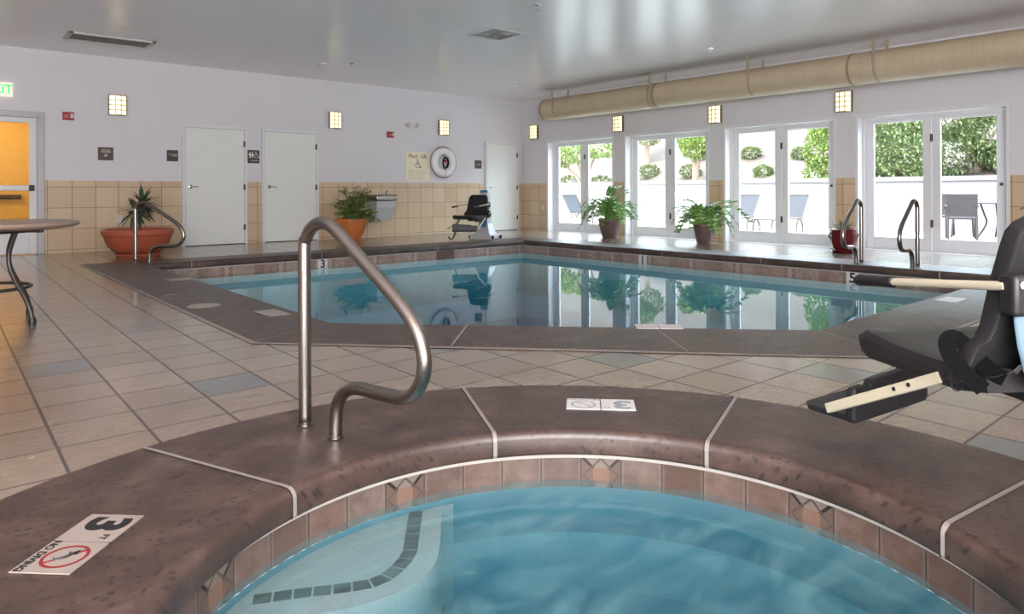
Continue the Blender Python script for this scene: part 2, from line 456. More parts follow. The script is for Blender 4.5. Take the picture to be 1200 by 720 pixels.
# ------------------------------------------------------------------ swimming pool
pool = thing('swimming_pool', 'large indoor swimming pool of teal water with brown concrete coping', 'swimming pool')
def coping(parent, inner_fn, outer, name):
    mb = MB(); prof = [(.07, -.09), (.012, -.09), (.003, -.085), (0, -.076), (0, -.024), (.003, -.011), (.010, -.002), (.022, .004), (.038, .0055)]
    rings = [at(inner_fn(d), z) for d, z in prof] + [at(outer, .006), at(outer, -.06)]
    mb.loops(rings); return mb.build(name, COPING, parent, 50)
coping(pool, lambda d: offset(POOL_IN, d), POOL_OUT, 'coping')
PT = offset(POOL_IN, 0.035); WZ = -0.215
def bandmesh(P, z0, z1, pitch, u0=0.0):
    mb = MB(); n = len(P); u = u0
    for i in range(n):
        a, b = P[i], P[(i + 1) % n]; L = (Vector(b) - Vector(a)).length / pitch
        mb.add([(a[0], a[1], z0), (b[0], b[1], z0), (b[0], b[1], z1), (a[0], a[1], z1)], [(3, 2, 1, 0)], [[(u, 1), (u + L, 1), (u + L, .02), (u, .02)]]); u += L
    return mb
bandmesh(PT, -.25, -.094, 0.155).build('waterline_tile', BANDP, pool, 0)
mb = MB(); mb.loops([at(PT, -.108), at(offset(PT, -.005), -.108), at(offset(PT, -.005), -.094), at(PT, -.09)]); mb.build('grout_line', GROUTW, pool, 0)
mb = MB(); mb.loops([at(PT, -.25), at(PT, -1.45)]); cap(mb, PT, -1.45); mb.build('basin', PLAST, pool, 0)
mb = MB(); PW = offset(PT, -0.002); mb.loops([at(PW, -1.44), at(PW, WZ)]); cap(mb, PW, WZ); cap(mb, PW, -1.44, False); mb.build('water', POOLW, pool, 0, weld=True)
def joint(parent, a, b, wdt=0.016, nose=None, name='joint'):
    """a pale sealant strip from the outer edge a to the inner edge b, down the nose"""
    a = Vector(a); b = Vector(b); d = (b - a).normalized(); sd = Vector((-d.y, d.x))
    P = [(a, .0085), (b - d * .040, .0075), (b - d * .022, .0062), (b - d * .010, .0005), (b - d * .002, -.010), (b + d * .0015, -.024), (b + d * .0015, -.076), (b - d * .003, -.087)]
    for w0, off, mat, up in ((wdt, 0, SEAL, 0), (wdt * 0.32, -wdt * .62, SEALD, -.0006)):
        mb = MB(); mb.loops([[(*(p + sd * (off + s_ * w0 / 2)), z + up) for s_ in (-1, 1)] for p, z in P], closed=False)
        mb.build(name, mat, parent, 0)
for a, b in (((1.62, 4.28), (2.27, 4.56)), ((2.44, 3.38), (2.93, 3.86)), ((3.37, 2.37), (3.80, 2.95)), ((4.22, 1.66), (4.53, 2.19)), ((5.59, 1.58), (5.74, 2.21)),
             ((1.64, 6.45), (2.30, 6.4)), ((1.67, 8.2), (2.33, 8.15)), ((2.9, 10.45), (2.9, 9.94)), ((4.77, 10.45), (4.77, 9.94)), ((6.9, 10.45), (6.9, 9.94)),
             ((9.46, 10.45), (8.86, 9.94)), ((9.46, 8.6), (8.86, 8.6)), ((9.46, 6.7), (8.86, 6.7)), ((9.46, 5.05), (8.86, 5.05)), ((9.46, 3.9), (8.86, 3.95)), ((9.46, 2.85), (8.86, 2.85))):
    joint(pool, a, b, 0.018)
# perforated drain strip along the outer edge of the pool coping
def mat_drain():
    m = Mat('perforated_drain_strip'); uv = m.coord('UV'); u, v, _ = m.xyz(uv)
    fu = (u / 0.024).fract() - 0.5
    hole = (fu.abs().max((v - 0.5).abs() * 1.4)).lt(0.3)
    m.col(m.mix(hole, lin(170, 160, 154), lin(70, 62, 60))); m.set(0.4); return m.m
mb = MB(); po = [Vector(p) for p in POOL_OUT]; p2 = offset(POOL_OUT, 0.035); u = 0
for i in range(0, 4):
    a, b, c_, d_ = po[i], po[i + 1], p2[i + 1], p2[i]; L = (b - a).length
    mb.add([(*a, .004), (*b, .004), (*c_, .004), (*d_, .004)], [(0, 1, 2, 3)], [[(0, 0), (L, 0), (L, 1), (0, 1)]])
dr = mb.build('drain_strip', mat_drain(), pool, 0)
if dr.data.polygons[0].normal.z < 0: dr.data.flip_normals()
# dark step-marker tiles in the waterline band
mb = MB()
for a in (6.90, 7.09): mb.b2((a, 9.974, -.25), (a + 0.18, 9.968, -.098))
mb.build('dark_tile', simple('dark_brown_tile', lin(92, 66, 58), 0.3, 0, 0.2, 12), pool, 0)
STICK = simple('white_marker_tile', lin(156, 144, 136), 0.35, 0, 0.05, 40)
STICKB = simple('weathered_white_marker', lin(214, 208, 208), 0.35, 0, 0.05, 40)
RED = simple('red_sign_ink', lin(138, 34, 36), 0.5)
FADE = simple('faded_grey_ink', lin(140, 150, 152), 0.5)
def tile_marker(loc, ux, ch, label):
    t = thing('depth_marker', label, 'sign', loc, 0, 'pool wall depth tiles')
    ux = Vector(ux); nrm = ux.cross(Vector((0, 0, 1)))
    mb = MB(); M = Matrix((ux, Vector((0, 0, 1)), nrm)).transposed(); mb.box(nrm * .003, (.155, .152, .006), M); mb.build('plate', STICKB, t, 0)
    text(ch, .17, LETTERK, t, frame(nrm * .007, ux, (0, 0, 1)), 'numeral', .0006, .004)
    return t
tile_marker((4.80, 9.975, -.172), (1, 0, 0), '3', 'white wall tile with a black 3 on the pool edge below the closed white doors')
tile_marker((8.895, 3.83, -.172), (0, -1, 0), '5', 'white pool edge tile with a black 5 below the pair of grab rails')
tile_marker((8.895, 7.11, -.172), (0, -1, 0), '1', 'white pool edge tile with a black numeral below the second spreading plant')

# ------------------------------------------------------------------ spa
spa = thing('hot_tub', 'round in-ground hot tub with brown concrete rim and terracotta tile band', 'hot tub')
coping(spa, lambda d: circle(SPA_C, SPA_R + d, 120), circle(SPA_OC, SPA_OR, 120), 'coping')
SB = SPA_R + 0.04; SWZ = -0.198
mb = MB(); N = 170; dth = math.radians(42.35 / 5)
for k in range(N):
    a0, a1 = 2 * PI * k / N - PI * 0.75, 2 * PI * (k + 1) / N - PI * 0.75
    p = [(SPA_C.x + SB * math.cos(a), SPA_C.y + SB * math.sin(a)) for a in (a0, a1)]
    us = [-(a - math.radians(41.5)) / dth + 0.5 for a in (a0, a1)]
    mb.add([(*p[0], -.225), (*p[1], -.225), (*p[1], -.097), (*p[0], -.097)], [(0, 1, 2, 3)], [[(us[0], .204), (us[1], .204), (us[1], 1.046), (us[0], 1.046)]])
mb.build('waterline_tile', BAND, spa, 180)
mb = MB(); mb.loops([at(circle(SPA_C, SB), -.1105), at(circle(SPA_C, SB - .005), -.1105), at(circle(SPA_C, SB - .005), -.098), at(circle(SPA_C, SB), -.092)]); mb.build('grout_line', GROUTW, spa, 0)
mb = MB(); CB = circle(SPA_C, SB); mb.loops([at(CB, -.225), at(CB, -.40)]); mb.build('dimming_band', simple('dimmed_wall_teal', lin(66, 112, 126), .4, 0, .1, 10), spa, 30); mb = MB(); CI = circle(SPA_C, SB - .38)  # added darker band, painted to dim the lit wall just under the waterline
mb.loops([at(CB, -.40), at(CB, -.62), at(CI, -.62), at(CI, -1.05)]); cap(mb, CI, -1.05); mb.build('basin', simple('teal_grey_plaster', lin(104, 146, 156), .6, 0, .1, 5), spa, 30)
CW = circle(SPA_C, SB - .002)
mb = MB(); mb.loops([at(circle(SPA_C, SB - .384), -1.045), at(circle(SPA_C, SB - .384), -.616), at(CW, -.616), at(CW, SWZ)]); cap(mb, CW, SWZ); cap(mb, circle(SPA_C, SB - .384), -1.045, False); mb.build('water', SPAW, spa, 0, weld=True)
# entry step under the rail: an arc of the wall closed by a curved, dark-tiled edge
def path_smooth(P, n=40):
    P = [Vector(p) for p in P]; out = []
    for i in range(len(P) - 1):
        p0, p1, p2_, p3 = P[max(i - 1, 0)], P[i], P[i + 1], P[min(i + 2, len(P) - 1)]
        m_ = max(2, int(n / (len(P) - 1)))
        for k in range(m_):
            t = k / m_; out.append(0.5 * ((2 * p1) + (p2_ - p0) * t + (2 * p0 - 5 * p1 + 4 * p2_ - p3) * t * t + (3 * p1 - p0 - 3 * p2_ + p3) * t ** 3))
    out.append(P[-1]); return out
k_ = 1.165 / 1.22
edge = path_smooth([Vector(p) * k_ for p in [(1.66, 2.37), (1.61, 2.30), (1.46, 2.09), (1.33, 1.93), (1.22, 1.86), (1.09, 1.85), (0.96, 1.88), (0.80, 1.95), (0.62, 2.0)]])
a0 = math.atan2(*(edge[0] - SPA_C).yx); a1 = math.atan2(*(edge[-1] - SPA_C).yx)
arc = [SPA_C + Vector((math.cos(a1 + (a0 - a1) * i / 20), math.sin(a1 + (a0 - a1) * i / 20))) * (SB - .004) for i in range(21)]
sp = [p for p in edge if (p - SPA_C).length < SB - .01] + arc
mb = MB(); mb.prism([tuple(p) for p in sp], -.6, -.245); mb.build('entry_step', STEPP, spa, 0)
mb = MB(); tl = path_smooth([Vector(p) * k_ for p in [(1.47, 2.27), (1.35, 2.11), (1.28, 2.02), (1.20, 1.965), (1.11, 1.94), (1.01, 1.98), (0.90, 2.04), (0.78, 2.10)]], 84)
cum = [0.0]
for p, q in zip(tl, tl[1:]): cum.append(cum[-1] + (q - p).length)
def along(s_):
    for i in range(len(cum) - 1):
        if cum[i + 1] >= s_: t = (s_ - cum[i]) / max(1e-6, cum[i + 1] - cum[i]); return tl[i].lerp(tl[i + 1], t), (tl[i + 1] - tl[i]).normalized()
    return tl[-1], (tl[-1] - tl[-2]).normalized()
nt = 15
for i in range(nt):
    (p, d1), (q, d2) = along(cum[-1] * (i + .06) / nt), along(cum[-1] * (i + .94) / nt)
    s1, s2 = Vector((-d1.y, d1.x)) * .024, Vector((-d2.y, d2.x)) * .024
    mb.prism([tuple(p - s1), tuple(q - s2), tuple(q + s2), tuple(p + s1)], -.2455, -.243)
mb.build('step_edge_tile', STEPT, spa, 0)
for a, b in (((0.66, 2.71), (0.90, 2.09)), ((1.96, 2.62), (1.68, 2.05)), ((2.77, 1.70), (2.205, 1.47)), ((2.86, 0.58), (2.12, 0.69)), ((-0.55, 1.6), (0.30, 1.35))):
    u_ = (Vector(b) - SPA_C).normalized(); b = SPA_C + u_ * SPA_R
    v_ = (Vector(a) - SPA_OC).normalized(); joint(spa, SPA_OC + v_ * SPA_OR, b, 0.015)

# depth / no-diving plaques on the copings
def plaque(name, loc, right_dir, label, ink, red, base, size=0.153, marks=True):
    """two square tiles side by side; reads left to right along right_dir"""
    ux = Vector((*right_dir, 0)).normalized(); uy = Vector((-ux.y, ux.x, 0))
    t = thing(name, label, 'sign', loc, math.atan2(ux.y, ux.x), 'coping depth plaques')
    mb = MB(); s_ = size
    for k in (-1, 1): mb.box((k * s_ * .503, 0, .0015), (s_ * .975, s_, .003))
    mb.build('plate', base, t, 0); mb = MB(); mb.box((0, 0, .001), (s_ * .06, s_, .002)); mb.build('seam', SEALD, t, 0)
    if not marks: return t
    I = frame((0, 0, .0034), (1, 0, 0), (0, 1, 0)); T = lambda x, y: Matrix.Translation((x, y, 0)) @ I
    text('3', s_ * .98, ink, t, T(-s_ * .62, -s_ * .0), 'numeral', .0004, .006, sx=1.15)
    text('FT', s_ * .17, ink, t, T(-s_ * .17, s_ * .28), 'unit_lettering', .0004, .0006)
    text('NO DIVING', s_ * .185, ink, t, T(s_ * .5, -s_ * .40), 'warning_lettering', .0004, .0008)
    mb = MB(); c0 = Vector((s_ * .5, s_ * .07, .0036)); ro, ri = s_ * .36, s_ * .305
    mb.loops([[(c0.x + r * math.cos(2 * PI * k / 40), c0.y + r * math.sin(2 * PI * k / 40), c0.z) for k in range(40)] for r in (ro, ri)])
    mb.box(c0, (ri * 2, s_ * .05, .0004), Matrix.Rotation(math.radians(-45), 3, 'Z')); mb.build('prohibition_ring', red, t, 0)
    mb = MB(); q = [c0 + Vector(p) * s_ for p in ((-.2, .12, 0), (-.06, .06, 0), (.04, .02, 0), (.12, -.12, 0))]
    mb.tube(q, [s_ * .012, s_ * .03, s_ * .03, s_ * .014], 6); mb.tube([q[1], c0 + Vector((-.14, -.02, 0)) * s_], s_ * .012, 5); mb.lathe([(0, -.001), (s_ * .035, -.0005), (s_ * .035, .0005), (0, .001)], 12, c0 + Vector((-.1, .12, 0)) * s_)
    for k in range(3): mb.box(c0 + Vector((.05 + k * .04, -.16 + .03 * k, 0)) * s_, (s_ * .09, s_ * .008, .0004), Matrix.Rotation(math.radians(50), 3, 'Z'))
    mb.build('diver_figure', ink, t, 60); return t
plaque('depth_marker', (0.345, 2.125, .007), (-.70, -.71), 'white 3 FT plaque with red no-diving symbol on the near left hot tub rim', LETTERK, RED, STICK)
plaque('depth_marker', (2.245, 2.025, .007), (-.69, .72), 'faded white 3 FT plaque with grey symbol on the far hot tub rim', FADE, FADE, STICKB, 0.146)
plaque('depth_marker', (3.83, 2.93, .007), (-.70, .71), 'pale depth plaque on the pool rim nearest the hot tub', FADE, FADE, STICKB, 0.155, False)
def grille(loc, rz, sx, sy, label, mat, n=4, name='depth_marker', cat='sign'):
    t = thing(name, label, cat, loc, rz); mb = MB(); mb.box((0, 0, .0015), (sx, sy, .003)); mb.build('plate', mat, t, 0)
    mb = MB()
    for k in range(n): mb.box((0, (k - (n - 1) / 2) * sy / n, .0034), (sx * .8, sy * .08, .0006))
    if n: mb.build('ruled_line', FADE, t, 0)
    return t
grille((2.10, 5.22, .007), 0.05, .16, .30, 'pale lined marker tile on the left pool rim beside the corner joint', STICK, 5)
grille((2.20, 7.9, .007), 0.05, .26, .2, 'small pale marker tile on the left pool rim near the far grab rail', STICK, 0)
grille((6.58, 2.03, .007), 0.0, .30, .16, 'white marker tile on the rim by the pool lift arm', STICKB, 0)
def lid(loc, r, label, mat):
    mb = MB(); mb.lathe([(0, .004), (r, .004), (r, .006), (r * .93, .008), (r * .9, .0065), (0, .0065)], 36, (0, 0, 0)); o = mb.build('skimmer_lid', mat, None, 60); o.location = loc; return tag(o, label, 'lid')
lid((1.82, 5.92, .003), .125, 'large pale round skimmer lid on the left pool rim', STICK)
lid((1.80, 6.75, .003), .062, 'small brown round lid beyond the pale skimmer lid', simple('brown_lid', lin(128, 112, 104), .5))

# ------------------------------------------------------------------ grab rails
def profile(k=1.0):
    P = [(0, 0), (0, .3), (0, .69), (.012, .735), (.045, .775), (.10, .798), (.16, .797), (.215, .776), (.30, .724), (.42, .65), (.54, .576), (.618, .522), (.673, .468), (.707, .405), (.713, .345),
         (.695, .294), (.655, .252), (.60, .23), (.54, .223), (.44, .219), (.36, .216), (.30, .203), (.255, .175), (.225, .135), (.212, .085), (.208, 0)]
    return P
def rail(loc, ang, label, r=.0245, sx=1.0, sz=1.0, mat=STEEL):
    t = thing('grab_rail', label, 'handrail', loc, ang, 'stainless grab rails')
    P = [(s_ * sx, 0, z * sz) for s_, z in profile()]
    P = [(0, 0, .004)] + P[1:-1] + [(.208 * sx, 0, .004)]
    mb = MB(); mb.tube(path_smooth([Vector(p) for p in P], 140), r, 16); mb.build('rail', mat, t, 180)
    for x in (0, .208 * sx):
        mb = MB(); mb.lathe([(r, .004), (r + .004, .005), (r + .004, .012), (r, .014)], 20, (x, 0, 0)); mb.build('base_collar', mat, t, 60)
    return t
rail((1.18, 2.61, .004), math.atan2(-.993, .12), 'large curved stainless grab rail on the rim of the hot tub')
rail((2.30, 10.30, .004), math.atan2(-.72, .69), 'curved stainless grab rail in front of the terracotta bowl planter', .0245, .94, .98)
rail((9.12, 3.82, .004), PI, 'stainless grab rail in front of the red pot', .0245, .72, .99)
rail((9.12, 3.17, .004), PI, 'stainless grab rail standing clear, nearest the black pool lift', .0245, .76, .99)

# ------------------------------------------------------------------ flush doors of the back wall
def lever(parent, x, z, face=-1):
    h = MB(); h.lathe([(0, 0), (.034, 0), (.034, .008), (.012, .014), (.011, .055), (0, .056)], 20, (x, YW - .04, z), Matrix.Rotation(PI / 2, 3, 'X'))
    h.tube([(x, YW - .09, z), (x + .03, YW - .092, z), (x + .12, YW - .09, z - .004)], [.011, .011, .008], 8); return h.build('door_handle', CHROME, parent, 50)
for i, (a, b) in enumerate(DOORS):
    d = MB(); d.b2((a + .012, YW - .045, .012), (b - .012, YW - .004, 2.045)); d = struct(d.build('door_%d' % (i + 2), DOORP, None, 30, .003))
    d['label'] = ['pale flush door beside the terracotta bowl planter', 'pale flush door between two wall signs and the leafy orange pot', 'pale flush door in the far corner behind the far pool lift'][i]
    f = MB()
    for x0, x1 in ((a - .045, a + .008), (b - .008, b + .045)): f.b2((x0, YW - .05, 0), (x1, YW, 2.0499))
    f.b2((a - .045, YW - .05, 2.05), (b + .045, YW, 2.10)); f.build('door_frame', WHITE, d, 30, .004)
    for z in (.30, 1.02, 1.80):
        h = MB(); h.b2((b - .025, YW - .062, z - .05), (b + .004, YW - .045, z + .05)); h.tube([(b - .008, YW - .06, z - .052), (b - .008, YW - .06, z + .052)], .008, 8); h.build('hinge', HINGE, d, 40)
    lever(d, a + .09, 1.03)
    s_ = MB(); s_.b2((a, YW - .05, .0), (b, YW - .004, .012)); s_.build('gap_shade_strip', SEALD, d, 0)  # dark strip painted in for the shaded gap under the door

# ------------------------------------------------------------------ exit door and the yellow corridor behind it
d = MB()
for x0, x1 in ((.60, .72), (1.41, 1.505)): d.b2((x0, YW - .01, .015), (x1, YW + .035, 2.07))
for z0, z1 in ((.015, .51), (1.99, 2.07)): d.b2((.72, YW - .01, z0), (1.41, YW + .035, z1))
d = struct(d.build('door_1', WHITE, None, 30, .003), 'white glazed exit door with push bar under the exit sign')
g = MB(); g.b2((.72, YW + .010, .51), (1.41, YW + .016, 1.99)); g.build('glass', GLASS, d, 0)
g = MB()
for x0, x1 in ((.48, .60), (1.505, 1.60)): g.b2((x0, YW - .04, 0), (x1, YW + .10, 2.0699))
g.b2((.48, YW - .04, 2.07), (1.60, YW + .10, 2.16)); g.build('door_frame', simple('grey_steel_frame', lin(178, 176, 176), .4, .2), d, 30, .006)
g = MB(); g.b2((.62, YW - .09, .965), (1.40, YW - .045, 1.045)); g.build('push_bar', simple('white_push_bar', lin(228, 228, 226), .35), d, 30, .008)
g = MB()
for x in (.66, 1.43): g.b2((x - .03, YW - .095, .96), (x + .035, YW - .01, 1.05))
g.build('bar_end', BLACK, d, 30, .005)
YEL = simple('yellow_corridor_paint', lin(226, 174, 70), .5, 0, .05, 2, .03)
CY = YW + .15
for nm, a, b in (('wall_corridor_back', (-1.5, 15.2, -.05), (2.4, 15.3, 2.7)), ('wall_corridor_right', (1.75, CY, -.05), (1.85, 15.2, 2.7)), ('wall_corridor_left', (-1.6, CY, -.05), (-1.5, 15.2, 2.7))):
    g = MB(); g.b2(a, b); struct(g.build(nm, YEL, None, 0))
g = MB(); g.b2((-1.5, CY, -.05), (1.75, 15.2, 0)); struct(g.build('floor_corridor', simple('corridor_carpet', lin(120, 92, 70), .9, 0, .2, 20), None, 0))
g = MB(); g.b2((-1.5, CY, 2.6), (1.85, 15.2, 2.7)); struct(g.build('ceiling_corridor', WHITE, None, 0))
g = MB(); g.tube([(-1.4, 15.13, .86), (1.55, 15.13, .86)], .03, 10); g.b2((-1.4, 15.14, .82), (1.55, 15.2, .90)); tag(g.build('wall_handrail', simple('dark_wood', lin(74, 52, 36), .4), None, 50), 'dark wooden handrail on the yellow corridor wall behind the exit door', 'handrail')
g = MB()
for y0, y1 in ((13.6, 13.68), (14.55, 14.63)): g.b2((1.70, y0, 0), (1.76, y1, 2.1))
g.b2((1.70, 13.6, 2.05), (1.76, 14.63, 2.12)); g.b2((1.73, 13.68, 0), (1.75, 14.55, 2.05)); dd = struct(g.build('door_9', simple('cream_door', lin(228, 206, 160), .4), None, 0), 'cream inner door seen through the exit door glass')
g = MB(); g.b2((1.69, 13.85, 1.3), (1.73, 13.92, 1.55)); g.build('door_sign', BLACK, dd, 0)
lamp('corridor_lamp', 'POINT', 38, (1.0, .90, .60), (.4, 14.1, 2.2))

# ------------------------------------------------------------------ patio doors of the window wall
XD = XW + 0.20
for i, a in enumerate(OPEN_N):
    b = a + OPEN_W; md = (a + b) / 2; lw = .115; cw = .052
    d = MB()
    for y0, y1 in ((a, a + .045), (b - .045, b)): d.b2((XD - .05, y0, .0201), (XD + .06, y1, OPEN_T - .0451))
    d.b2((XD - .05, a, OPEN_T - .045), (XD + .06, b, OPEN_T)); d.b2((XD - .05, a, 0), (XD + .06, b, .02))
    d = struct(d.build('door_%d' % (5 + i), WHITE, None, 0, .003))
    d['label'] = 'white double glazed patio door, ' + ['the one nearest the far corner', 'between the two spreading potted plants', 'between the second spreading plant and the red pot', 'behind the pair of grab rails'][i]
    for (p, q) in ((a + .045, md - .004), (md + .004, b - .045)):
        l = MB(); l.b2((XD - .022, p, .02), (XD + .022, p + lw, OPEN_T - .047)); l.b2((XD - .022, q - lw, .02), (XD + .022, q, OPEN_T - .047))
        l.b2((XD - .022, p + lw, .02), (XD + .022, q - lw, .195)); l.b2((XD - .022, p + lw, 1.965), (XD + .022, q - lw, OPEN_T - .047)); l.build('door_leaf', WHITE, d, 0, .003)
        g = MB(); g.b2((XD - .003, p + lw, .195), (XD + .003, q - lw, 1.965)); g.build('glass', GLASS, d, 0)
    for z in (.42, 1.70):
        h = MB(); h.tube([(XD - .03, md, z - .06), (XD - .03, md, z + .06)], .012, 8); h.b2((XD - .024, md - .02, z - .05), (XD - .02, md + .02, z + .05)); h.build('hinge', HINGE, d, 40)
    h = MB(); h.lathe([(0, 0), (.022, 0), (.022, .02), (.012, .03), (0, .03)], 14, (XD - .022, a + .10, 1.0), Matrix.Rotation(-PI / 2, 3, 'Y')); h.build('lock', HINGE, d, 50)
    t_ = MB()
    for y0, y1 in ((a - .045, a), (b, b + .045)): t_.b2((XW - .018, y0, 0), (XW + .002, y1, OPEN_T + .045))
    t_.b2((XW - .018, a, OPEN_T), (XW + .002, b, OPEN_T + .045)); t_.b2((XW - .03, a - .05, OPEN_T + .04), (XW + .002, b + .05, OPEN_T + .055)); t_.build('casing', WHITE, d, 0, .003)

# ------------------------------------------------------------------ ventilation duct on its straps
DUCTM = Mat('tan_painted_duct'); _x, _y, _z = DUCTM.xyz(DUCTM.coord())
_rib = ((_y / .118).fract() - .5).abs().gt(.485); _nn = DUCTM.noise(DUCTM.coord(), 4, 3)
DUCTM.col(DUCTM.mix(_rib, DUCTM.mix(_nn, lin(186, 168, 140), lin(204, 188, 160)), lin(170, 152, 126))); DUCTM.set(.5); DUCTM.bump(_rib, .25, .006); DUCTM = DUCTM.m
DX, DZ, DR = 10.61, 2.705, .235
du = thing('ventilation_duct', 'long round tan ventilation duct hung under the ceiling above the patio doors', 'duct', (DX, 0, DZ))
mb = MB(); ys = [11.12, 8.2, 4.55, Y0 + .3]
for y0, y1 in zip(ys, ys[1:]):
    mb.lathe([(DR - .012, -(y0 - .006)), (DR, -(y0 - .012)), (DR, -(y1 + .012)), (DR - .012, -(y1 + .006))], 40, (0, 0, 0), Matrix.Rotation(PI / 2, 3, 'X'))
mb.build('duct_body', DUCTM, du, 50)
mb = MB(); mb.lathe([(DR - .05, -11.08), (DR - .05, -11.122), (DR + .006, -11.122), (DR + .006, -11.06)], 40, (0, 0, 0), Matrix.Rotation(PI / 2, 3, 'X')); mb.build('end_cap', simple('tan_end_cap', lin(170, 150, 122), .5), du, 50)
for y in (8.2, 8.08, 4.55):
    mb = MB(); mb.lathe([(DR + .001, -y), (DR + .009, -y), (DR + .009, -(y - .03)), (DR + .001, -(y - .03))], 40, (0, 0, 0), Matrix.Rotation(PI / 2, 3, 'X')); mb.build('joint_ring', simple('duct_ring', lin(160, 140, 112), .5), du, 50)
STRAP = simple('tan_strap', lin(170, 154, 132), .5)
for y in (10.69, 8.11, 6.13, 4.17, 1.9, -.4):
    mb = MB()
    for sx_ in (-1, 1): mb.b2((sx_ * (DR + .004) - .004, y - .022, -.02), (sx_ * (DR + .004) + .004, y + .022, ZC - DZ))
    mb.loops([[((DR + .004) * math.cos(t * PI / 16 + PI), y + e, (DR + .004) * math.sin(t * PI / 16 + PI)) for t in range(17)] for e in (-.022, .022)], closed=False)
    mb.build('hanger_strap', STRAP, du, 0)

# ------------------------------------------------------------------ wall sconces
SCF = simple('bronze_sconce_frame', lin(150, 132, 100), .35, .8)
SHADE = simple('glowing_sconce_glass', lin(250, 236, 190), .4, 0, .1, 12, 0, 60, None, None, (1.0, .84, .52), 1.05)
def sconce(parent_label, loc, rz, first=[None]):
    if first[0] is None:
        t = thing('wall_sconce', parent_label, 'wall lamp', loc, rz, 'grid glass wall sconces')
        bow = lambda x: -.055 - .045 * (1 - (x / .13) ** 2)
        mb = MB(); mb.b2((-.13, -.03, -.165), (.13, 0, .165)); mb.build('back_plate', SCF, t, 0, .004)
        mb = MB(); xs = [-.12 + .24 * k / 12 for k in range(13)]
        mb.loops([[(x, bow(x) + .006, z) for x in xs] + [(.12, -.03, z), (-.12, -.03, z)] for z in (-.15, .15)]); mb.build('shade', SHADE, t, 60)
        mb = MB()
        for k in range(5):
            z = -.158 + .079 * k
            mb.loops([[(x, bow(x) + dy, z + dz) for x in [-.13 + .26 * q / 12 for q in range(13)]] for dy, dz in ((-.006, -.006), (-.006, .006), (.004, .006), (.004, -.006), (-.006, -.006))], closed=False)
        for k in range(4):
            x = -.126 + .084 * k; mb.b2((x - .005, bow(x) - .006, -.16), (x + .005, bow(x) + .004, .16))
        for x in (-.126, .126): mb.b2((x - .005, -.06, -.165), (x + .005, -.03, .165))
        for z in (-.162, .162): mb.prism([(x, bow(x)) for x in [-.13 + .26 * q / 12 for q in range(13)]] + [(.13, -.03), (-.13, -.03)], z - .004, z + .004)
        mb.build('grid_frame', SCF, t, 0); first[0] = t; return t
    return dup(first[0], loc, rz, parent_label)
for (x, lab) in ((2.595, 'lit grid wall lamp above the small sign near the exit door'), (6.42, 'lit grid wall lamp above the leafy orange pot'), (9.035, 'lit grid wall lamp above the life ring')):
    sconce(lab, (x, YW, 2.345), 0)
for (y, lab) in ((12.29, 'lit grid wall lamp beside the far corner under the duct end'), (9.68, 'lit grid wall lamp above the first spreading plant'), (7.35, 'lit grid wall lamp above the second spreading plant'), (5.0, 'lit grid wall lamp on the pier above the red pot')):
    sconce(lab, (XW, y, 2.335), -PI / 2)

# ------------------------------------------------------------------ ceiling fittings
VENTG = simple('vent_grey', lin(150, 142, 138), .5); VENTW = simple('vent_white', lin(205, 202, 200), .45)
t = thing('ceiling_vent', 'long slotted ceiling vent over the exit door corner', 'vent', (2.22, 11.35, ZC))
mb = MB(); L_, W_ = 1.08, .52
for a, b in (((-L_ / 2, -W_ / 2), (L_ / 2, -W_ / 2 + .05)), ((-L_ / 2, W_ / 2 - .05), (L_ / 2, W_ / 2)), ((-L_ / 2, -W_ / 2), (-L_ / 2 + .05, W_ / 2)), ((L_ / 2 - .05, -W_ / 2), (L_ / 2, W_ / 2))): mb.b2((*a, -.022), (*b, 0))
mb.build('vent_frame', VENTW, t, 0, .004)
mb = MB(); mb.b2((-L_ / 2 + .04, -W_ / 2 + .04, -.004), (L_ / 2 - .04, W_ / 2 - .04, -.001)); mb.build('vent_back', VENTG, t, 0)
mb = MB()
for k in range(9): mb.box((0, -W_ / 2 + .07 + k * .046, -.012), (L_ - .1, .03, .003), Matrix.Rotation(.6, 3, 'X'))
mb.build('louvre', VENTG, t, 0)
VDK = simple('vent_dark', lin(84, 76, 72), .5)
for x in (-.17, .17, .47): MB().b2((x - .012, -W_ / 2 + .05, -.02), (x + .012, W_ / 2 - .05, -.002)).build('divider', VDK, t, 0)
t = thing('air_diffuser', 'square ceiling air diffuser above the middle of the pool', 'vent', (6.23, 7.53, ZC))
mb = MB()
for k, s_ in enumerate((.26, .19, .12)):
    o_, i_ = s_, s_ - .035; z = -.012 - .006 * k
    mb.loops([[(a * o_, b * o_, z) for a, b in ((-1, -1), (1, -1), (1, 1), (-1, 1))], [(a * i_, b * i_, z + .012) for a, b in ((-1, -1), (1, -1), (1, 1), (-1, 1))]])
mb.b2((-.07, -.07, -.016), (.07, .07, -.012)); mb.build('vane', VENTG, t, 0)
mb = MB(); mb.loops([[(a * s_, b * s_, z) for a, b in ((-1, -1), (1, -1), (1, 1), (-1, 1))] for s_, z in ((.29, -.002), (.285, -.014), (.25, -.014), (.245, -.001))]); mb.build('vent_frame', VENTW, t, 0)
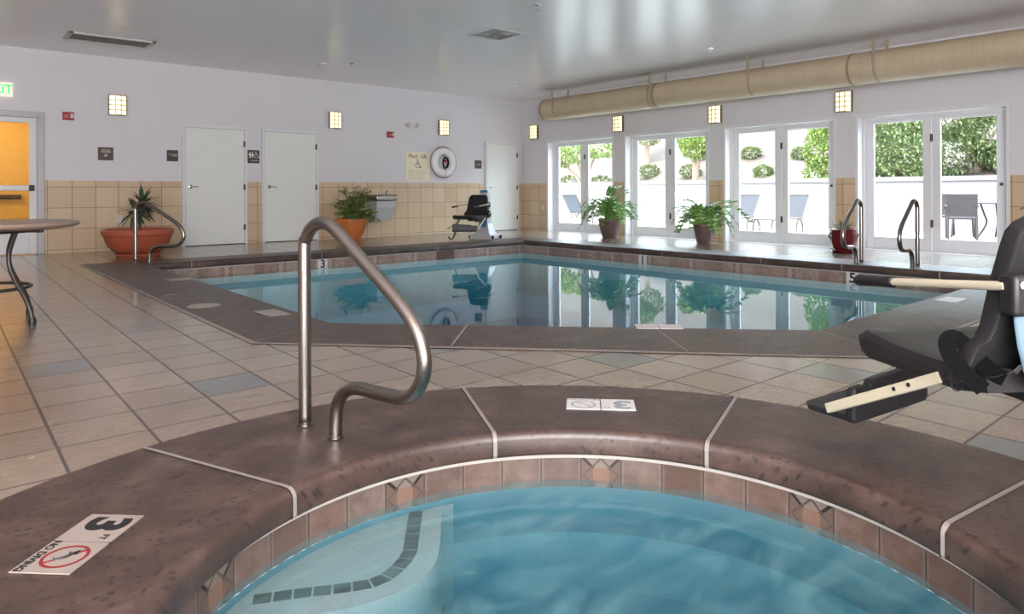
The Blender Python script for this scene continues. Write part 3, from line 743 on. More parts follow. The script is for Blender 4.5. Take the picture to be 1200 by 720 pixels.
def sprinkler(loc, label, k=1.0):
    t = thing('ceiling_sprinkler', label, 'sprinkler', loc, 0, 'ceiling sprinklers')
    mb = MB(); mb.lathe([(0, 0), (.045 * k, 0), (.045 * k, -.006), (.025 * k, -.016), (.012, -.02), (.012, -.04), (0, -.04)], 20); mb.build('escutcheon', CHROME, t, 40)
    mb = MB(); mb.tube([(-.014, 0, -.035), (-.018, 0, -.052), (-.006, 0, -.07)], .003, 6); mb.tube([(.014, 0, -.035), (.018, 0, -.052), (.006, 0, -.07)], .003, 6); mb.lathe([(0, -.07), (.022, -.071), (.022, -.074), (0, -.074)], 14); mb.build('deflector', CHROME, t, 40)
    return t
for p, l in (((5.75, 10.83), 'small ceiling sprinkler beside the white ceiling detector'), ((5.62, 6.04), 'ceiling sprinkler nearest the camera, closest to the square diffuser'), ((9.37, 6.16), 'ceiling sprinkler in the shade near the duct straps'), ((9.47, 10.84), 'small ceiling sprinkler near the end of the duct')):
    sprinkler((*p, ZC), l)
t = thing('ceiling_detector', 'white round ceiling detector near the back wall', 'detector', (5.37, 11.14, ZC))
mb = MB(); mb.lathe([(0, 0), (.075, 0), (.075, -.018), (.06, -.03), (0, -.03)], 28); mb.build('body', VENTW, t, 40)
mb = MB(); mb.lathe([(.045, -.03), (.04, -.05), (.02, -.06), (0, -.06)], 20); mb.build('sensor', STICKB, t, 40)

# ------------------------------------------------------------------ signs and fittings on the back wall
REDP = simple('red_alarm_housing', lin(168, 34, 40), .4)
def alarm(x, label):
    t = thing('fire_alarm', label, 'alarm', (x, YW, 2.125), 0, 'red fire alarms')
    mb = MB(); mb.b2((-.075, -.05, -.062), (.075, 0, .062)); mb.build('housing', REDP, t, 0, .006)
    mb = MB(); mb.b2((.022, -.07, -.034), (.068, -.05, .034)); mb.build('strobe_lens', STICKB, t, 0, .006)
    mb = MB()
    for k in range(4): mb.b2((-.062, -.053, -.028 + k * .012), (.0, -.049, -.022 + k * .012))
    mb.build('speaker_slot', simple('pale_slot', lin(206, 150, 146), .5), t, 0)
alarm(1.915, 'red fire alarm strobe above the exit door frame'); alarm(7.68, 'red fire alarm strobe beside the emergency light')
t = thing('emergency_light', 'white twin head emergency light high on the back wall', 'emergency light', (8.19, YW, 2.34))
mb = MB(); mb.b2((-.07, -.07, -.05), (.09, 0, .05)); mb.build('housing', STICKB, t, 0, .01)
for sx_ in (-.10, .12):
    mb = MB(); M = Matrix.Rotation(PI / 2 - .2, 3, 'X'); mb.lathe([(0, 0), (.045, 0), (.05, .05), (.04, .055), (0, .05)], 18, (sx_, -.03, .01), M); mb.build('lamp_head', simple('grey_lamp_head', lin(190, 188, 186), .3), t, 50)
PALEI = simple('pale_sign_lettering', lin(176, 164, 154), .5, 0, .35, 120)
def wsign(x0, x1, z0, z1, label, lines, pict=None):
    t = thing('wall_sign', label, 'sign', ((x0 + x1) / 2, YW, (z0 + z1) / 2), 0, 'brown door signs'); w_, h_ = (x1 - x0), (z1 - z0)
    mb = MB(); mb.b2((-w_ / 2, -.008, -h_ / 2), (w_ / 2, 0, h_ / 2)); mb.build('plate', DARKBR, t, 0, .003)
    for tx, sz, z in lines:
        if not isinstance(tx, str):                       # a line of lettering too small to read
            mb = MB(); mb.b2((tx[0], -.0092, z - sz / 2), (tx[1], -.008, z + sz / 2)); mb.build('lettering_line', PALEI, t, 0); continue
        text(tx, sz, LETTERW, t, frame((0, -.0088, z), (1, 0, 0), (0, 0, 1)), 'lettering', .0004, .0004)
    if pict: pict(t)
    return t
def person_pict(mb, x, z, h, skirt):
    f = lambda u, v, w_: (x + u, w_, z + v)
    mb.lathe([(0, -.0004), (h * .1, -.0003), (h * .1, .0003), (0, .0004)], 12, (x, -.0088, z + h * .42), Matrix.Rotation(PI / 2, 3, 'X'))
    P = [(-.16, .28), (.16, .28), (.2, -.02), (.1, -.02), (.1, -.5), (-.1, -.5), (-.1, -.02), (-.2, -.02)] if not skirt else [(-.12, .28), (.12, .28), (.24, -.2), (.08, -.2), (.08, -.5), (-.08, -.5), (-.08, -.2), (-.24, -.2)]
    mb.prism([(a * h, b * h) for a, b in P], -.0092, -.0084, f)
def wheelchair(mb, x, z, h, y=-.0088, r=.0009):
    c = (x, y, z - h * .14)
    mb.tube([(c[0] + h * .3 * math.cos(a), y, c[2] + h * .3 * math.sin(a)) for a in [math.radians(110 + 290 * k / 24 * .86) for k in range(25)]], h * .035, 6)
    mb.lathe([(0, -r), (h * .085, -r * .8), (h * .085, r * .8), (0, r)], 12, (x - h * .05, y, z + h * .46), Matrix.Rotation(PI / 2, 3, 'X'))
    mb.tube([(x - h * .05, y, z + h * .36), (x - h * .02, y, z + h * .02), (x + h * .22, y, z), (x + h * .33, y, z - h * .4), (x + h * .43, y, z - h * .37)], h * .042, 6)
    mb.tube([(x - h * .04, y, z + h * .2), (x + h * .18, y, z + h * .18)], h * .035, 6)
wsign(2.32, 2.54, 1.45, 1.66, 'square brown sign on the wall below the first wall lamp', [((-.06, .068), .016, .062), ((-.062, .072), .022, .032), ('30', .05, -.028)])
wsign(3.34, 3.52, 1.46, 1.65, 'small brown sign just beside the pale door near the bowl planter', [((-.06, .07), .016, .018), ((.0, .07), .016, -.004)])
def restroom(t):
    mb = MB(); person_pict(mb, -.065, .03, .11, False); person_pict(mb, -.02, .03, .11, True); wheelchair(mb, .05, .03, .12); mb.build('pictogram', LETTERW, t, 0)
wsign(4.70, 4.92, 1.46, 1.70, 'brown restroom sign with white figures between the two pale doors', [((-.045, .085), .02, -.072)], restroom)
t = wsign(9.92, 10.12, 1.46, 1.65, 'small grey-brown sign beside the far corner door', [((-.05, .06), .02, .0)])
t = thing('pool_lift_sign', 'cream instruction sign with a wheelchair symbol beside the life ring', 'sign', (8.37, YW, 1.475))
mb = MB(); mb.b2((-.31, -.006, -.32), (.31, 0, .31)); mb.build('plate', simple('cream_sign_board', lin(240, 232, 206), .5), t, 0)
INK = simple('brown_sign_ink', lin(120, 106, 84), .6)
for w_, x in (('Pool', -.125), ('Lift', .15)): text(w_, .12, INK, t, frame((x, -.007, .215), (1, 0, 0), (0, 0, 1)), 'title_lettering', .0005, .001)
mb = MB(); wheelchair(mb, 0, .05, .19, -.0075); mb.build('wheelchair_symbol', INK, t, 0)
mb = MB(); rr = random.Random(3)
for k in range(6): mb.b2((-.25, -.0068, -.09 - k * .036 - .005), (-.25 + rr.uniform(.38, .5), -.006, -.09 - k * .036 + .005))
mb.build('text_line', simple('pale_ink', lin(196, 186, 160), .6), t, 0)
t = thing('life_ring', 'white life ring hanging on the wall beside the instruction sign', 'life ring', (8.985, YW - .06, 1.575))
RINGW = simple('white_ring_vinyl', lin(238, 236, 238), .4)
def torus(mb, R_, r_, c, M, n=48, k=14):
    vs = []; fs = []
    for i in range(n):
        for j in range(k):
            a, b = 2 * PI * i / n, 2 * PI * j / k; p = Vector(((R_ + r_ * math.cos(b)) * math.cos(a), (R_ + r_ * math.cos(b)) * math.sin(a), r_ * math.sin(b) )); vs.append(M @ p + Vector(c))
    for i in range(n):
        for j in range(k): fs.append((i * k + j, (i + 1) % n * k + j, (i + 1) % n * k + (j + 1) % k, i * k + (j + 1) % k))
    mb.add(vs, fs)
RX = Matrix.Rotation(PI / 2, 3, 'X')
mb = MB(); torus(mb, .245, .085, (0, -.03, 0), Matrix.Diagonal((1, .75, 1)) @ RX); mb.build('ring', RINGW, t, 180)
mb = MB()
for j in range(4):
    a0 = PI / 4 + j * PI / 2
    mb.tube([((.335 + .012 * math.sin(q / 12 * PI)) * math.cos(a0 + q / 12 * PI / 2), -.025, (.335 + .012 * math.sin(q / 12 * PI)) * math.sin(a0 + q / 12 * PI / 2)) for q in range(13)], .008, 6)
mb.build('grab_rope', simple('grey_rope', lin(120, 112, 116), .8), t, 60)
mb = MB()
for j in range(4): mb.tube([(.02 + (.06 + .004 * j) * math.cos(q / 24 * 2 * PI), -.06 - .012 * j, -.01 + (.125 - .003 * j) * math.sin(q / 24 * 2 * PI)) for q in range(24)], .012, 6, True)
mb.build('rope_coil', simple('black_rope', lin(34, 30, 34), .8), t, 60)
mb = MB(); mb.b2((-.01, -.115, .005), (.045, -.06, .05)); mb.tube([(.02, -.1, .03), (.05, -.105, .0), (.055, -.105, -.04)], .012, 6); mb.build('red_clip', simple('red_plastic', lin(190, 40, 56), .4), t, 0, .006)
mb = MB(); mb.tube([(.0, -.1, -.14), (.0, -.12, -.25), (-.02, -.11, -.34)], .005, 6); mb.build('line_tail', simple('grey_line', lin(150, 146, 150), .8), t, 60)
mb = MB(); mb.tube([(0, .058, .16), (0, -.08, .155), (0, -.09, .18)], .008, 6); mb.build('wall_hook', HINGE, t, 60)
def outlet(loc, rz, label):
    t = thing('wall_outlet', label, 'outlet', loc, rz, 'white outlet plates')
    mb = MB(); mb.b2((-.04, -.008, -.06), (.04, 0, .06)); mb.build('cover_plate', STICKB, t, 0, .003)
    mb = MB()
    for z in (-.025, .025): mb.b2((-.017, -.0105, z - .016), (.017, -.007, z + .016))
    mb.build('socket', VENTW, t, 0, .003)
outlet((2.615, YW - .012, .505), 0, 'white outlet plate on the tiles behind the bowl planter')
outlet((XW - .012, 12.02, .555), -PI / 2, 'white outlet plate on the tiles in the far corner')
t = thing('exit_sign', 'lit exit sign with green letters above the glazed door', 'sign', (1.04, YW, 2.465))
mb = MB(); mb.b2((-.17, -.05, -.105), (.17, 0, .105)); mb.build('housing', simple('cream_sign_housing', lin(236, 226, 206), .4, 0, .03, 5, 0, 60, None, None, (1, .93, .8), .35), t, 0, .006)
text('EXIT', .185, simple('green_exit_letter', lin(30, 190, 90), .4, 0, .03, 5, 0, 60, None, None, (.06, .75, .22), .6), t, frame((0.0, -.051, 0), (1, 0, 0), (0, 0, 1)), 'lettering', .0008, .003, sx=.86)

# ------------------------------------------------------------------ drinking fountain
t = thing('drinking_fountain', 'wall mounted steel drinking fountain behind the leafy plant', 'drinking fountain', (7.34, YW, 0))
mb = MB(); mb.b2((-.24, -.46, .74), (.24, -.002, .87)); mb.build('basin_top', STEEL, t, 40, .03, 3)
mb = MB(); mb.loops([[(-.225, -.43, .75), (.225, -.43, .75), (.225, -.014, .75), (-.225, -.014, .75)], [(-.21, -.40, .62), (.21, -.40, .62), (.21, -.014, .62), (-.21, -.014, .62)], [(-.18, -.26, .34), (.18, -.26, .34), (.18, -.014, .34), (-.18, -.014, .34)]]); mb.add([(-.18, -.26, .34), (.18, -.26, .34), (.18, -.014, .34), (-.18, -.014, .34)], [(0, 1, 2, 3)])
mb.build('lower_housing', simple('grey_fountain_panel', lin(198, 202, 206), .4, .1), t, 0)
mb = MB(); mb.tube([(.17, -.12, .86), (.17, -.13, .93), (.16, -.18, .95), (.15, -.21, .93)], .012, 8); mb.build('spout', CHROME, t, 60)
mb = MB(); mb.lathe([(0, 0), (.03, 0), (.03, .02), (0, .02)], 16, (.20, -.46, .81), RX); mb.build('push_button', CHROME, t, 50)

# ------------------------------------------------------------------ planters
def leafmat(name, a, b):
    m = Mat(name); c = m.mix(m.noise(m.coord(), 9, 2), a, b); m.col(c); m.set(.42)
    return m.m
LEAF_D = leafmat('dracaena_leaf', lin(42, 62, 46), lin(96, 110, 84)); LEAF_Z = leafmat('glossy_green_leaf', lin(58, 104, 50), lin(148, 190, 92)); LEAF_F = leafmat('bright_green_leaf', lin(84, 118, 52), lin(158, 180, 96)); LEAF_A = leafmat('aloe_leaf', lin(70, 96, 74), lin(120, 140, 110))
STEM = simple('brown_stem', lin(104, 92, 60), .6); SOIL = simple('dark_potting_soil', lin(62, 46, 38), .9, 0, .3, 40, .5, 60)
def pot(t, prof, mat, soil_r, soil_z, name='pot', saucer=None):
    mb = MB(); mb.lathe(prof, 40); mb.build(name, mat, t, 40)
    mb = MB(); mb.lathe([(0, soil_z - .01), (soil_r, soil_z - .01), (soil_r * .6, soil_z + .006), (0, soil_z + .01)], 28); mb.build('soil', SOIL, t, 60)
    if saucer: mb = MB(); mb.lathe(saucer, 40); mb.build('saucer', mat, t, 40)
TERRA = simple('terracotta_clay', lin(178, 92, 66), .55, 0, .14, 6, .05); BROWNP = simple('brown_pot_glaze', lin(104, 84, 80), .4, 0, .12, 8); ORANGEP = simple('orange_clay', lin(196, 112, 56), .5, 0, .1, 6); REDG = simple('red_ceramic_glaze', lin(104, 26, 34), .18, 0, .12, 6)
t = thing('bowl_planter', 'wide terracotta bowl planter holding a spiky dark plant by the back wall', 'potted plant', (2.57, 11.35, 0))
pot(t, [(.0, .045), (.24, .045), (.30, .06), (.40, .16), (.445, .29), (.455, .31), (.475, .325), (.478, .385), (.465, .40), (.43, .40), (.42, .36), (.30, .345), (0, .345)], TERRA, .42, .355, 'bowl', [(0, 0), (.27, 0), (.30, .03), (.295, .045), (.25, .046), (0, .046)])
mb = MB(); st = []
for k, (a, l, h) in enumerate(((.4, .05, .38), (2.4, .08, .30), (4.4, .06, .26), (5.5, .03, .42))):
    tip = Vector((.03 + l * math.cos(a), l * math.sin(a), .36 + h)); mb.tube([(.03, .0, .34), (.03 + l * .4 * math.cos(a), l * .5 * math.sin(a), .36 + h * .5), tip], .011, 7); st.append(tip)
mb.build('stem', STEM, t, 60); mb = MB()
for tip in st[:4]:
    for k in range(19):
        a = R.uniform(0, 2 * PI); e = R.uniform(-.75, 1.4); d = Vector((math.cos(a) * math.cos(e), math.sin(a) * math.cos(e), math.sin(e)))
        mb.leaf(tip - Vector((0, 0, R.uniform(0, .05))), d, d.cross(Vector((0, 0, 1))) + Vector((.01, 0, 0)), R.uniform(.22, .33), R.uniform(.05, .07), R.uniform(.05, .28), .1)
mb.build('foliage', LEAF_D, t, 0)

t = thing('potted_plant', 'bushy green plant in an orange clay pot beside the drinking fountain', 'potted plant', (6.56, 12.38, 0))
pot(t, [(0, 0), (.15, 0), (.21, .08), (.275, .26), (.295, .36), (.31, .36), (.31, .41), (.28, .41), (.27, .36), (0, .35)], ORANGEP, .27, .365)
mb = MB(); fo = MB()
for k in range(62):
    a = R.uniform(0, 2 * PI); rr_ = R.uniform(.05, .5); h = R.uniform(.0, .72) * (1 - (rr_ / .6) ** 2) + R.uniform(-.12, .06) * (rr_ > .3)
    tip = Vector((rr_ * math.cos(a) + .1, min(.32, rr_ * math.sin(a)), .42 + h)); b0 = Vector((R.uniform(-.1, .1), R.uniform(-.1, .1), .36)); mid = (b0 + tip) / 2 + Vector((0, 0, .09))
    P = path_smooth([b0, mid, tip], 8); mb.tube(P, .004, 4)
    for q in P[2:]:
        for j in range(2):
            aa = R.uniform(0, 2 * PI); d = Vector((math.cos(aa), math.sin(aa), R.uniform(-.4, .5))); 
            if (q + d * .1).y < .40: fo.leaf(q, d, d.cross(Vector((0, 0, 1))), R.uniform(.08, .13), R.uniform(.05, .075), .2)
mb.build('stem', STEM, t, 0); fo.build('foliage', LEAF_F, t, 0)

def zz(loc, label, frs, r, h, seed):
    """pot with arching feather-leaved stems; frs = (heading, reach, rise, droop)"""
    rr_ = random.Random(seed); t = thing('potted_plant', label, 'potted plant', loc, 0)
    pot(t, [(0, 0), (r * .60, 0), (r * .64, .01), (r * .86, h * .5), (r * .95, h * .85), (r * .96, h * .88), (r, h * .89), (r, h * .985), (r * .98, h), (r * .9, h), (r * .88, h * .9), (0, h * .88)], BROWNP, r * .88, h * .9)
    mb = MB(); fo = MB()
    for a, reach, rise, droop in frs:
        b0 = Vector((rr_.uniform(-.08, .08), rr_.uniform(-.08, .08), h * .9)); d = Vector((math.cos(a), math.sin(a), 0))
        P = path_smooth([b0, b0 + d * reach * .25 + Vector((0, 0, rise * .75)), b0 + d * reach * .65 + Vector((0, 0, rise)), b0 + d * reach + Vector((0, 0, rise - droop))], 26)
        mb.tube(P, [.011 - .007 * i / len(P) for i in range(len(P))], 6)
        for i in range(5, len(P), 2):
            tn = (P[i] - P[i - 1]).normalized(); sd = tn.cross(Vector((0, 0, 1)))
            if sd.length < .1: sd = Vector((1, 0, 0))
            sd.normalize()
            for s_ in (-1, 1):
                fo.leaf(P[i], tn * .55 + sd * s_ * .8 + Vector((0, 0, rr_.uniform(-.1, .25))), tn, rr_.uniform(.08, .115), rr_.uniform(.042, .06), .12)
    mb.build('stem', LEAF_Z, t, 60); fo.build('foliage', LEAF_Z, t, 0); return t
def fan(seed, n, lo, hi, rlo, rhi, dlo, dhi):
    rr_ = random.Random(seed); return [(2 * PI * k / n + rr_.uniform(-.25, .25), rr_.uniform(lo, hi), rr_.uniform(rlo, rhi), rr_.uniform(dlo, dhi)) for k in range(n)]
VL = math.atan2(-RGT.y, -RGT.x); VR = math.atan2(RGT.y, RGT.x)
zz((10.52, 9.22, 0), 'spreading glossy plant in a brown pot by the pier nearest the far corner', fan(1, 36, .28, .60, .12, .44, .02, .34) + [(VR + .3, .26, .62, -.06), (VR + .9, .2, .6, -.06), (VR - .1, .3, .55, -.05), (VR + .1, .6, .28, .26), (VL + .2, .62, .22, .36), (VL - .2, .66, .3, .2), (VR - .3, .34, .5, -.05), (VR + .5, .12, .62, -.05)], .235, .37, 4)
zz((10.50, 7.05, 0), 'spreading glossy plant in a brown pot on the pier before the loungers', fan(2, 30, .26, .5, .08, .36, .0, .3) + [(VR + .1, .72, .34, .16), (VR - .3, .70, .26, .30), (VR + .4, .6, .40, .02), (VR, .8, .3, .24), (VR - .1, .56, .42, .02), (VL + .1, .56, .32, .02), (VL - .3, .34, .42, -.02), (VL + .2, .48, .2, .3), (VR - .5, .5, .2, .4)], .195, .36, 9)
t = thing('potted_plant', 'small aloe in a glossy red pot behind the first grab rail', 'potted plant', (10.52, 4.66, 0))
pot(t, [(0, .03), (.12, .03), (.16, .08), (.185, .2), (.17, .30), (.178, .315), (.182, .345), (.165, .35), (.15, .33), (0, .32)], REDG, .155, .325, 'pot', [(0, 0), (.15, 0), (.185, .035), (.175, .045), (.14, .03), (0, .03)])
mb = MB()
for s_ in (-1, 1):
    torus(mb, .045, .011, (.17 * s_ * RGT.x, .17 * s_ * RGT.y, .25), Matrix.Rotation(math.atan2(RGT.y, RGT.x), 3, 'Z') @ RX, 18, 8)
mb.build('pot_handle', REDG, t, 60); mb = MB()
for k in range(16):
    a = k * 2.4; e = R.uniform(.45, 1.3); d = Vector((math.cos(a) * math.cos(e), math.sin(a) * math.cos(e), math.sin(e)))
    mb.leaf((0.03 * math.cos(a), .03 * math.sin(a), .325), d, d.cross(Vector((0, 0, 1))), R.uniform(.12, .19), .03, -.1, .25)
mb.build('foliage', LEAF_A, t, 0)
t = thing('potted_plant', 'orange-leaved plant at the tiles past the last patio door', 'potted plant', (10.75, 2.25, 0))
pot(t, [(0, 0), (.13, 0), (.19, .2), (.21, .36), (.225, .36), (.225, .41), (.2, .41), (.19, .37), (0, .37)], TERRA, .19, .375)
mb = MB(); fo = MB()
for k in range(20):
    a = R.uniform(0, 2 * PI); tip = Vector((R.uniform(.05, .26) * math.cos(a), R.uniform(.05, .26) * math.sin(a), R.uniform(.5, .72))); mb.tube([(0, 0, .36), tip * .6 + Vector((0, 0, .16)), tip], .004, 4)
    for j in range(4):
        aa = R.uniform(0, 2 * PI); d = Vector((math.cos(aa), math.sin(aa), R.uniform(-.2, .6))); fo.leaf(tip, d, d.cross(Vector((0, 0, 1))), .09, .05, .2)
mb.build('stem', STEM, t, 0); fo.build('foliage', leafmat('orange_leaf', lin(190, 84, 50), lin(214, 120, 70)), t, 0)

# ------------------------------------------------------------------ round patio table at the left
t = thing('round_table', 'round brown table on curved dark metal legs by the exit door', 'table', (.40, 6.27, 0))
mb = MB(); mb.lathe([(0, .665), (.50, .665), (.56, .672), (.60, .685), (.612, .70), (.605, .712), (.58, .718), (0, .72)], 64); mb.build('table_top', simple('brown_stone_top', lin(150, 128, 116), .35, 0, .12, 8, .1, 60), t, 30)
LEGM = simple('dark_metal_leg', lin(70, 64, 62), .4, .6)
a_t = math.atan2(5.95 - 6.27, .67 - .40)
for k in range(4):
    a = a_t + k * PI / 2; rr_ = lambda r, z: (r * math.cos(a), r * math.sin(a), z)
    mb = MB(); mb.tube(path_smooth([Vector(rr_(*q)) for q in ((.30, .664), (.27, .60), (.235, .50), (.24, .40), (.29, .29), (.36, .19), (.405, .09), (.42, .02))], 40), .0155, 8); g_ = mb.build('leg', LEGM, t, 60)
    mb = MB(); mb.lathe([(0, 0), (.024, 0), (.026, .02), (.018, .05), (0, .05)], 14, rr_(.42, 0)); mb.build('foot_cap', BLACK, g_, 50)
mb = MB(); mb.tube([(.30 * math.cos(q * PI / 20), .30 * math.sin(q * PI / 20), .245) for q in range(40)], .012, 8, True); mb.build('ring_stretcher', LEGM, t, 60)
mb = MB(); mb.tube([(.32 * math.cos(q * PI / 20), .32 * math.sin(q * PI / 20), .652) for q in range(40)], .012, 8, True)
for k in range(2): mb.beam((.5 * math.cos(a_t + k * PI / 2), .5 * math.sin(a_t + k * PI / 2), .655), (-.5 * math.cos(a_t + k * PI / 2), -.5 * math.sin(a_t + k * PI / 2), .655), .03, .018)
mb.build('top_frame', LEGM, t, 50)

# ------------------------------------------------------------------ pool lifts
SHELL = simple('dark_grey_seat_shell', lin(28, 27, 29), .42, 0, .12, 12, .08, 200); CUSH = simple('black_seat_cushion', lin(36, 34, 36), .35, 0, .12, 10); IVORY = simple('ivory_bar_coating', lin(206, 196, 172), .4, .1, .04); BLUEC = simple('silver_blue_cover', lin(140, 168, 188), .3, .1, .05); TEALC = simple('blue_lift_cover', lin(44, 120, 158), .35, 0, .06); LIFTW = simple('white_lift_metal', lin(206, 208, 210), .35, .2)
def pool_lift(loc, rz, label, mast, cover, foot):
    t = thing('pool_lift', label, 'pool lift', loc, rz, 'pool lift chairs')
    # seat: dished pan with rounded front corners
    mb = MB(); prof = [(-.30, .0), (-.22, -.012), (-.08, -.016), (.06, -.012), (.18, -.004), (.235, -.002), (.26, -.014), (.268, -.036), (.255, -.062), (.22, -.075), (-.20, -.07), (-.30, -.05)]
    rings = []
    for x in (-.258, -.254, -.232, -.16, -.08, 0, .08, .16, .232, .254, .258):
        k = abs(x) / .258; cut = .05 * max(0, (k - .62) / .38) ** 2
        lift_ = .014 * k ** 3 - (.03 if k > .99 else .008 if k > .95 else 0)
        rings.append([(x, y - (cut if y > .1 else 0), .472 + z + (lift_ if z > -.03 else (.02 if k > .99 else 0))) for y, z in prof])
    mb.loops(rings); mb.add(rings[0], [tuple(range(len(prof)))]); mb.add(rings[-1], [tuple(range(len(prof)))[::-1]]); mb.build('seat', CUSH, t, 50)
    half = [(-.297, .435), (-.285, .47), (-.270, .525), (-.246, .547), (-.236, .58), (-.228, .644), (-.221, .70), (-.207, .78), (-.199, .815), (-.184, .836), (-.157, .853), (-.119, .859)]
    out = half + [(-x, z) for x, z in half[::-1]]
    mb = MB(); y0 = lambda x, z: -.30 - .10 * max(0, z - .44) + .10 * (x / .25) ** 2 * .5
    n = len(out); rg = []
    for dy, sc in ((.012, .97), (.018, 1.0), (-.022, 1.0), (-.03, .97)): rg.append([(x * sc, y0(x, z) + dy, .648 + (z - .648) * sc) for x, z in out])
    mb.loops(rg); mb.add(rg[0], [tuple(range(n))]); mb.add(rg[-1], [tuple(range(n))[::-1]]); br = mb.build('backrest', SHELL, t, 50)
    mb = MB(); mb.box((0, -.335, .665), (.478, .055, .10)); bb = mb.build('arm_bracket', SHELL, t, 40, .012, 3)
    for s_ in (-1, 1):
        mb = MB(); mb.lathe([(0, 0), (.011, 0), (.012, .004), (.006, .007), (0, .007)], 14, (s_ * .215, -.362, .69), RX); mb.build('bolt', CHROME, bb, 50)
        # armrest: ivory bar with black grip
        p0 = Vector((s_ * .232, -.33, .685)); p1 = Vector((s_ * .236, .06, .645)); p2_ = Vector((s_ * .236, .235, .628))
        mb = MB(); mb.tube([p0, p1, p2_], .0115, 10); ar = mb.build('armrest', IVORY, t, 50)
        mb = MB(); g0, g1 = Vector((s_ * .236, .075, .6435)), Vector((s_ * .236, .262, .6255)); mb.tube([g0, g0.lerp(g1, .03), g0.lerp(g1, .3), g0.lerp(g1, .6), g0.lerp(g1, .93), g0.lerp(g1, 1)], [.0135, .0175, .0165, .0165, .0185, .012], 12); mb.build('grip', BLACK, ar, 60)
        if s_ > 0 and not foot: continue
        # leg bar
        mb = MB(); mb.beam((s_ * .250, -.14, .420), (s_ * .33, .267, .216), .026, .030); lb = mb.build('leg_bar', IVORY, t, 0, .003)
        mb = MB(); 
        for k in (.22, .34): mb.lathe([(0, 0), (.006, 0), (.006, .003), (0, .003)], 10, (s_ * (.264 + .08 * k) + (-.003 if s_ < 0 else 0), -.14 + .407 * k, .420 - .204 * k), Matrix.Rotation(PI / 2, 3, 'Y'))
        mb.build('bar_hole', BLACK, lb, 0)
    # footrest paddle: a bent tray across the leg bars
    rot = Matrix.Rotation(math.radians(27.7), 3, 'Z'); fo_ = lambda u, z, d_: rot @ Vector((u * .9, d_, 0)) + Vector((-.078, .31, .182 + (z - .10) * .9))
    mb = MB(); mb.prism([(-.25, .098), (.24, .098), (.255, .115), (.252, .235), (.225, .250), (-.135, .236), (-.155, .214), (-.185, .224), (-.245, .222), (-.256, .20), (-.256, .112)], 0, .032, fo_)
    mb.build('footrest', BLACK, t, 0, .008, 2); mb = MB(); mb.prism([(-.25, .02), (.25, .02), (.24, .17), (.20, .20), (-.20, .20), (-.24, .17)], .100, .122, lambda u, d_, z: fo_(u, z, d_)); mb.build('foot_tray', BLACK, t, 0, .006)
    # seat belt
    mb = MB(); bl = [Vector(p) for p in ((-.275, -.31, .435), (-.29, -.275, .462), (-.308, -.245, .50), (-.302, -.225, .535), (-.275, -.225, .54), (-.25, -.26, .50), (-.252, -.31, .475), (-.25, -.345, .47))]
    bl = path_smooth(bl, 40); bn = Vector((-.62, -.70, .35)).normalized(); rg = []
    for i, p in enumerate(bl):
        tn = (bl[min(i + 1, len(bl) - 1)] - bl[max(i - 1, 0)]).normalized(); wv = tn.cross(bn).normalized() * .019; nn = tn.cross(wv).normalized() * .002
        rg.append([p - wv - nn, p + wv - nn, p + wv + nn, p - wv + nn])
    mb.loops(rg); sb = mb.build('seat_belt', simple('black_webbing', lin(14, 14, 16), 1.0, 0, .2, 60, 0, 60, None, .1), t, 40)
    mb = MB(); mb.box((-.222, -.352, .492), (.022, .003, .012), Matrix.Rotation(-.7, 3, 'Y')); mb.build('belt_buckle', HINGE, sb, 0, .001)
    mb = MB(); torus(mb, .017, .002, (-.275, -.225, .425), Matrix.Rotation(PI / 2, 3, 'X'), 20, 6); mb.tube([(-.275, -.24, .44), (-.26, -.33, .47), (-.23, -.352, .488)], .0015, 5); mb.build('belt_clip', HINGE, sb, 60)
    # moulded cover behind the seat
    hc = [(-.168, .432), (-.192, .48), (-.208, .54), (-.217, .60), (-.216, .632)]
    oc = hc + [(-x, z) for x, z in hc[::-1]]
    f_ = lambda x, z, d_: (x, -.335 - d_ * (1 - (x / .24) ** 2) , z)
    mb = MB(); rg = [[f_(x * s_, .54 + (z - .54) * s_, d_) for x, z in oc] for s_, d_ in ((1, 0.0), (1.0, .05), (.8, .085), (.45, .105))]; mb.loops(rg); mb.add(rg[-1], [tuple(range(len(oc)))]); mb.add(rg[0], [tuple(range(len(oc)))[::-1]])
    hc = [(-.158, .725), (-.164, .77), (-.155, .815), (-.12, .845)]; oc = hc + [(-x, z) for x, z in hc[::-1]]
    rg = [[f_(x * s_, .785 + (z - .785) * s_, d_) for x, z in oc] for s_, d_ in ((1, 0.0), (1.0, .05), (.8, .075), (.45, .085))]; mb.loops(rg); mb.add(rg[-1], [tuple(range(len(oc)))]); mb.add(rg[0], [tuple(range(len(oc)))[::-1]])
    mb.build('back_cover', cover, t, 60)
    if foot:
        mb = MB(); mb.tube(path_smooth([Vector(p) for p in ((.25, -.2, .44), (.27, .0, .36), (.27, .06, .22), (.27, .16, .06), (.27, .26, .02), (.27, .33, .07))], 24), .016, 6); mb.build('hanging_strap', BLACK, t, 60)
    # support arm, mast, base
    mx, my = mast
    mb = MB(); mb.beam((0, .0, .385), (0, -.30, .385), .12, .05); mb.beam((0, -.20, .365), (mx, my, .345), .09, .055); mb.build('support_arm', BLACK, t, 0, .008)
    mb = MB(); mb.loops([[(mx + a * w_, my + b * w_ * .8, z) for a, b in ((-1, -1), (1, -1), (1, 1), (-1, 1))] for w_, z in ((.24, .0), (.24, .06), (.17, .10), (.10, .30), (.085, .62), (.08, .9))]); mb.add([(mx + a * .08, my + b * .064, .9) for a, b in ((-1, -1), (1, -1), (1, 1), (-1, 1))], [(0, 1, 2, 3)]); mb.build('mast', LIFTW, t, 0, .01)
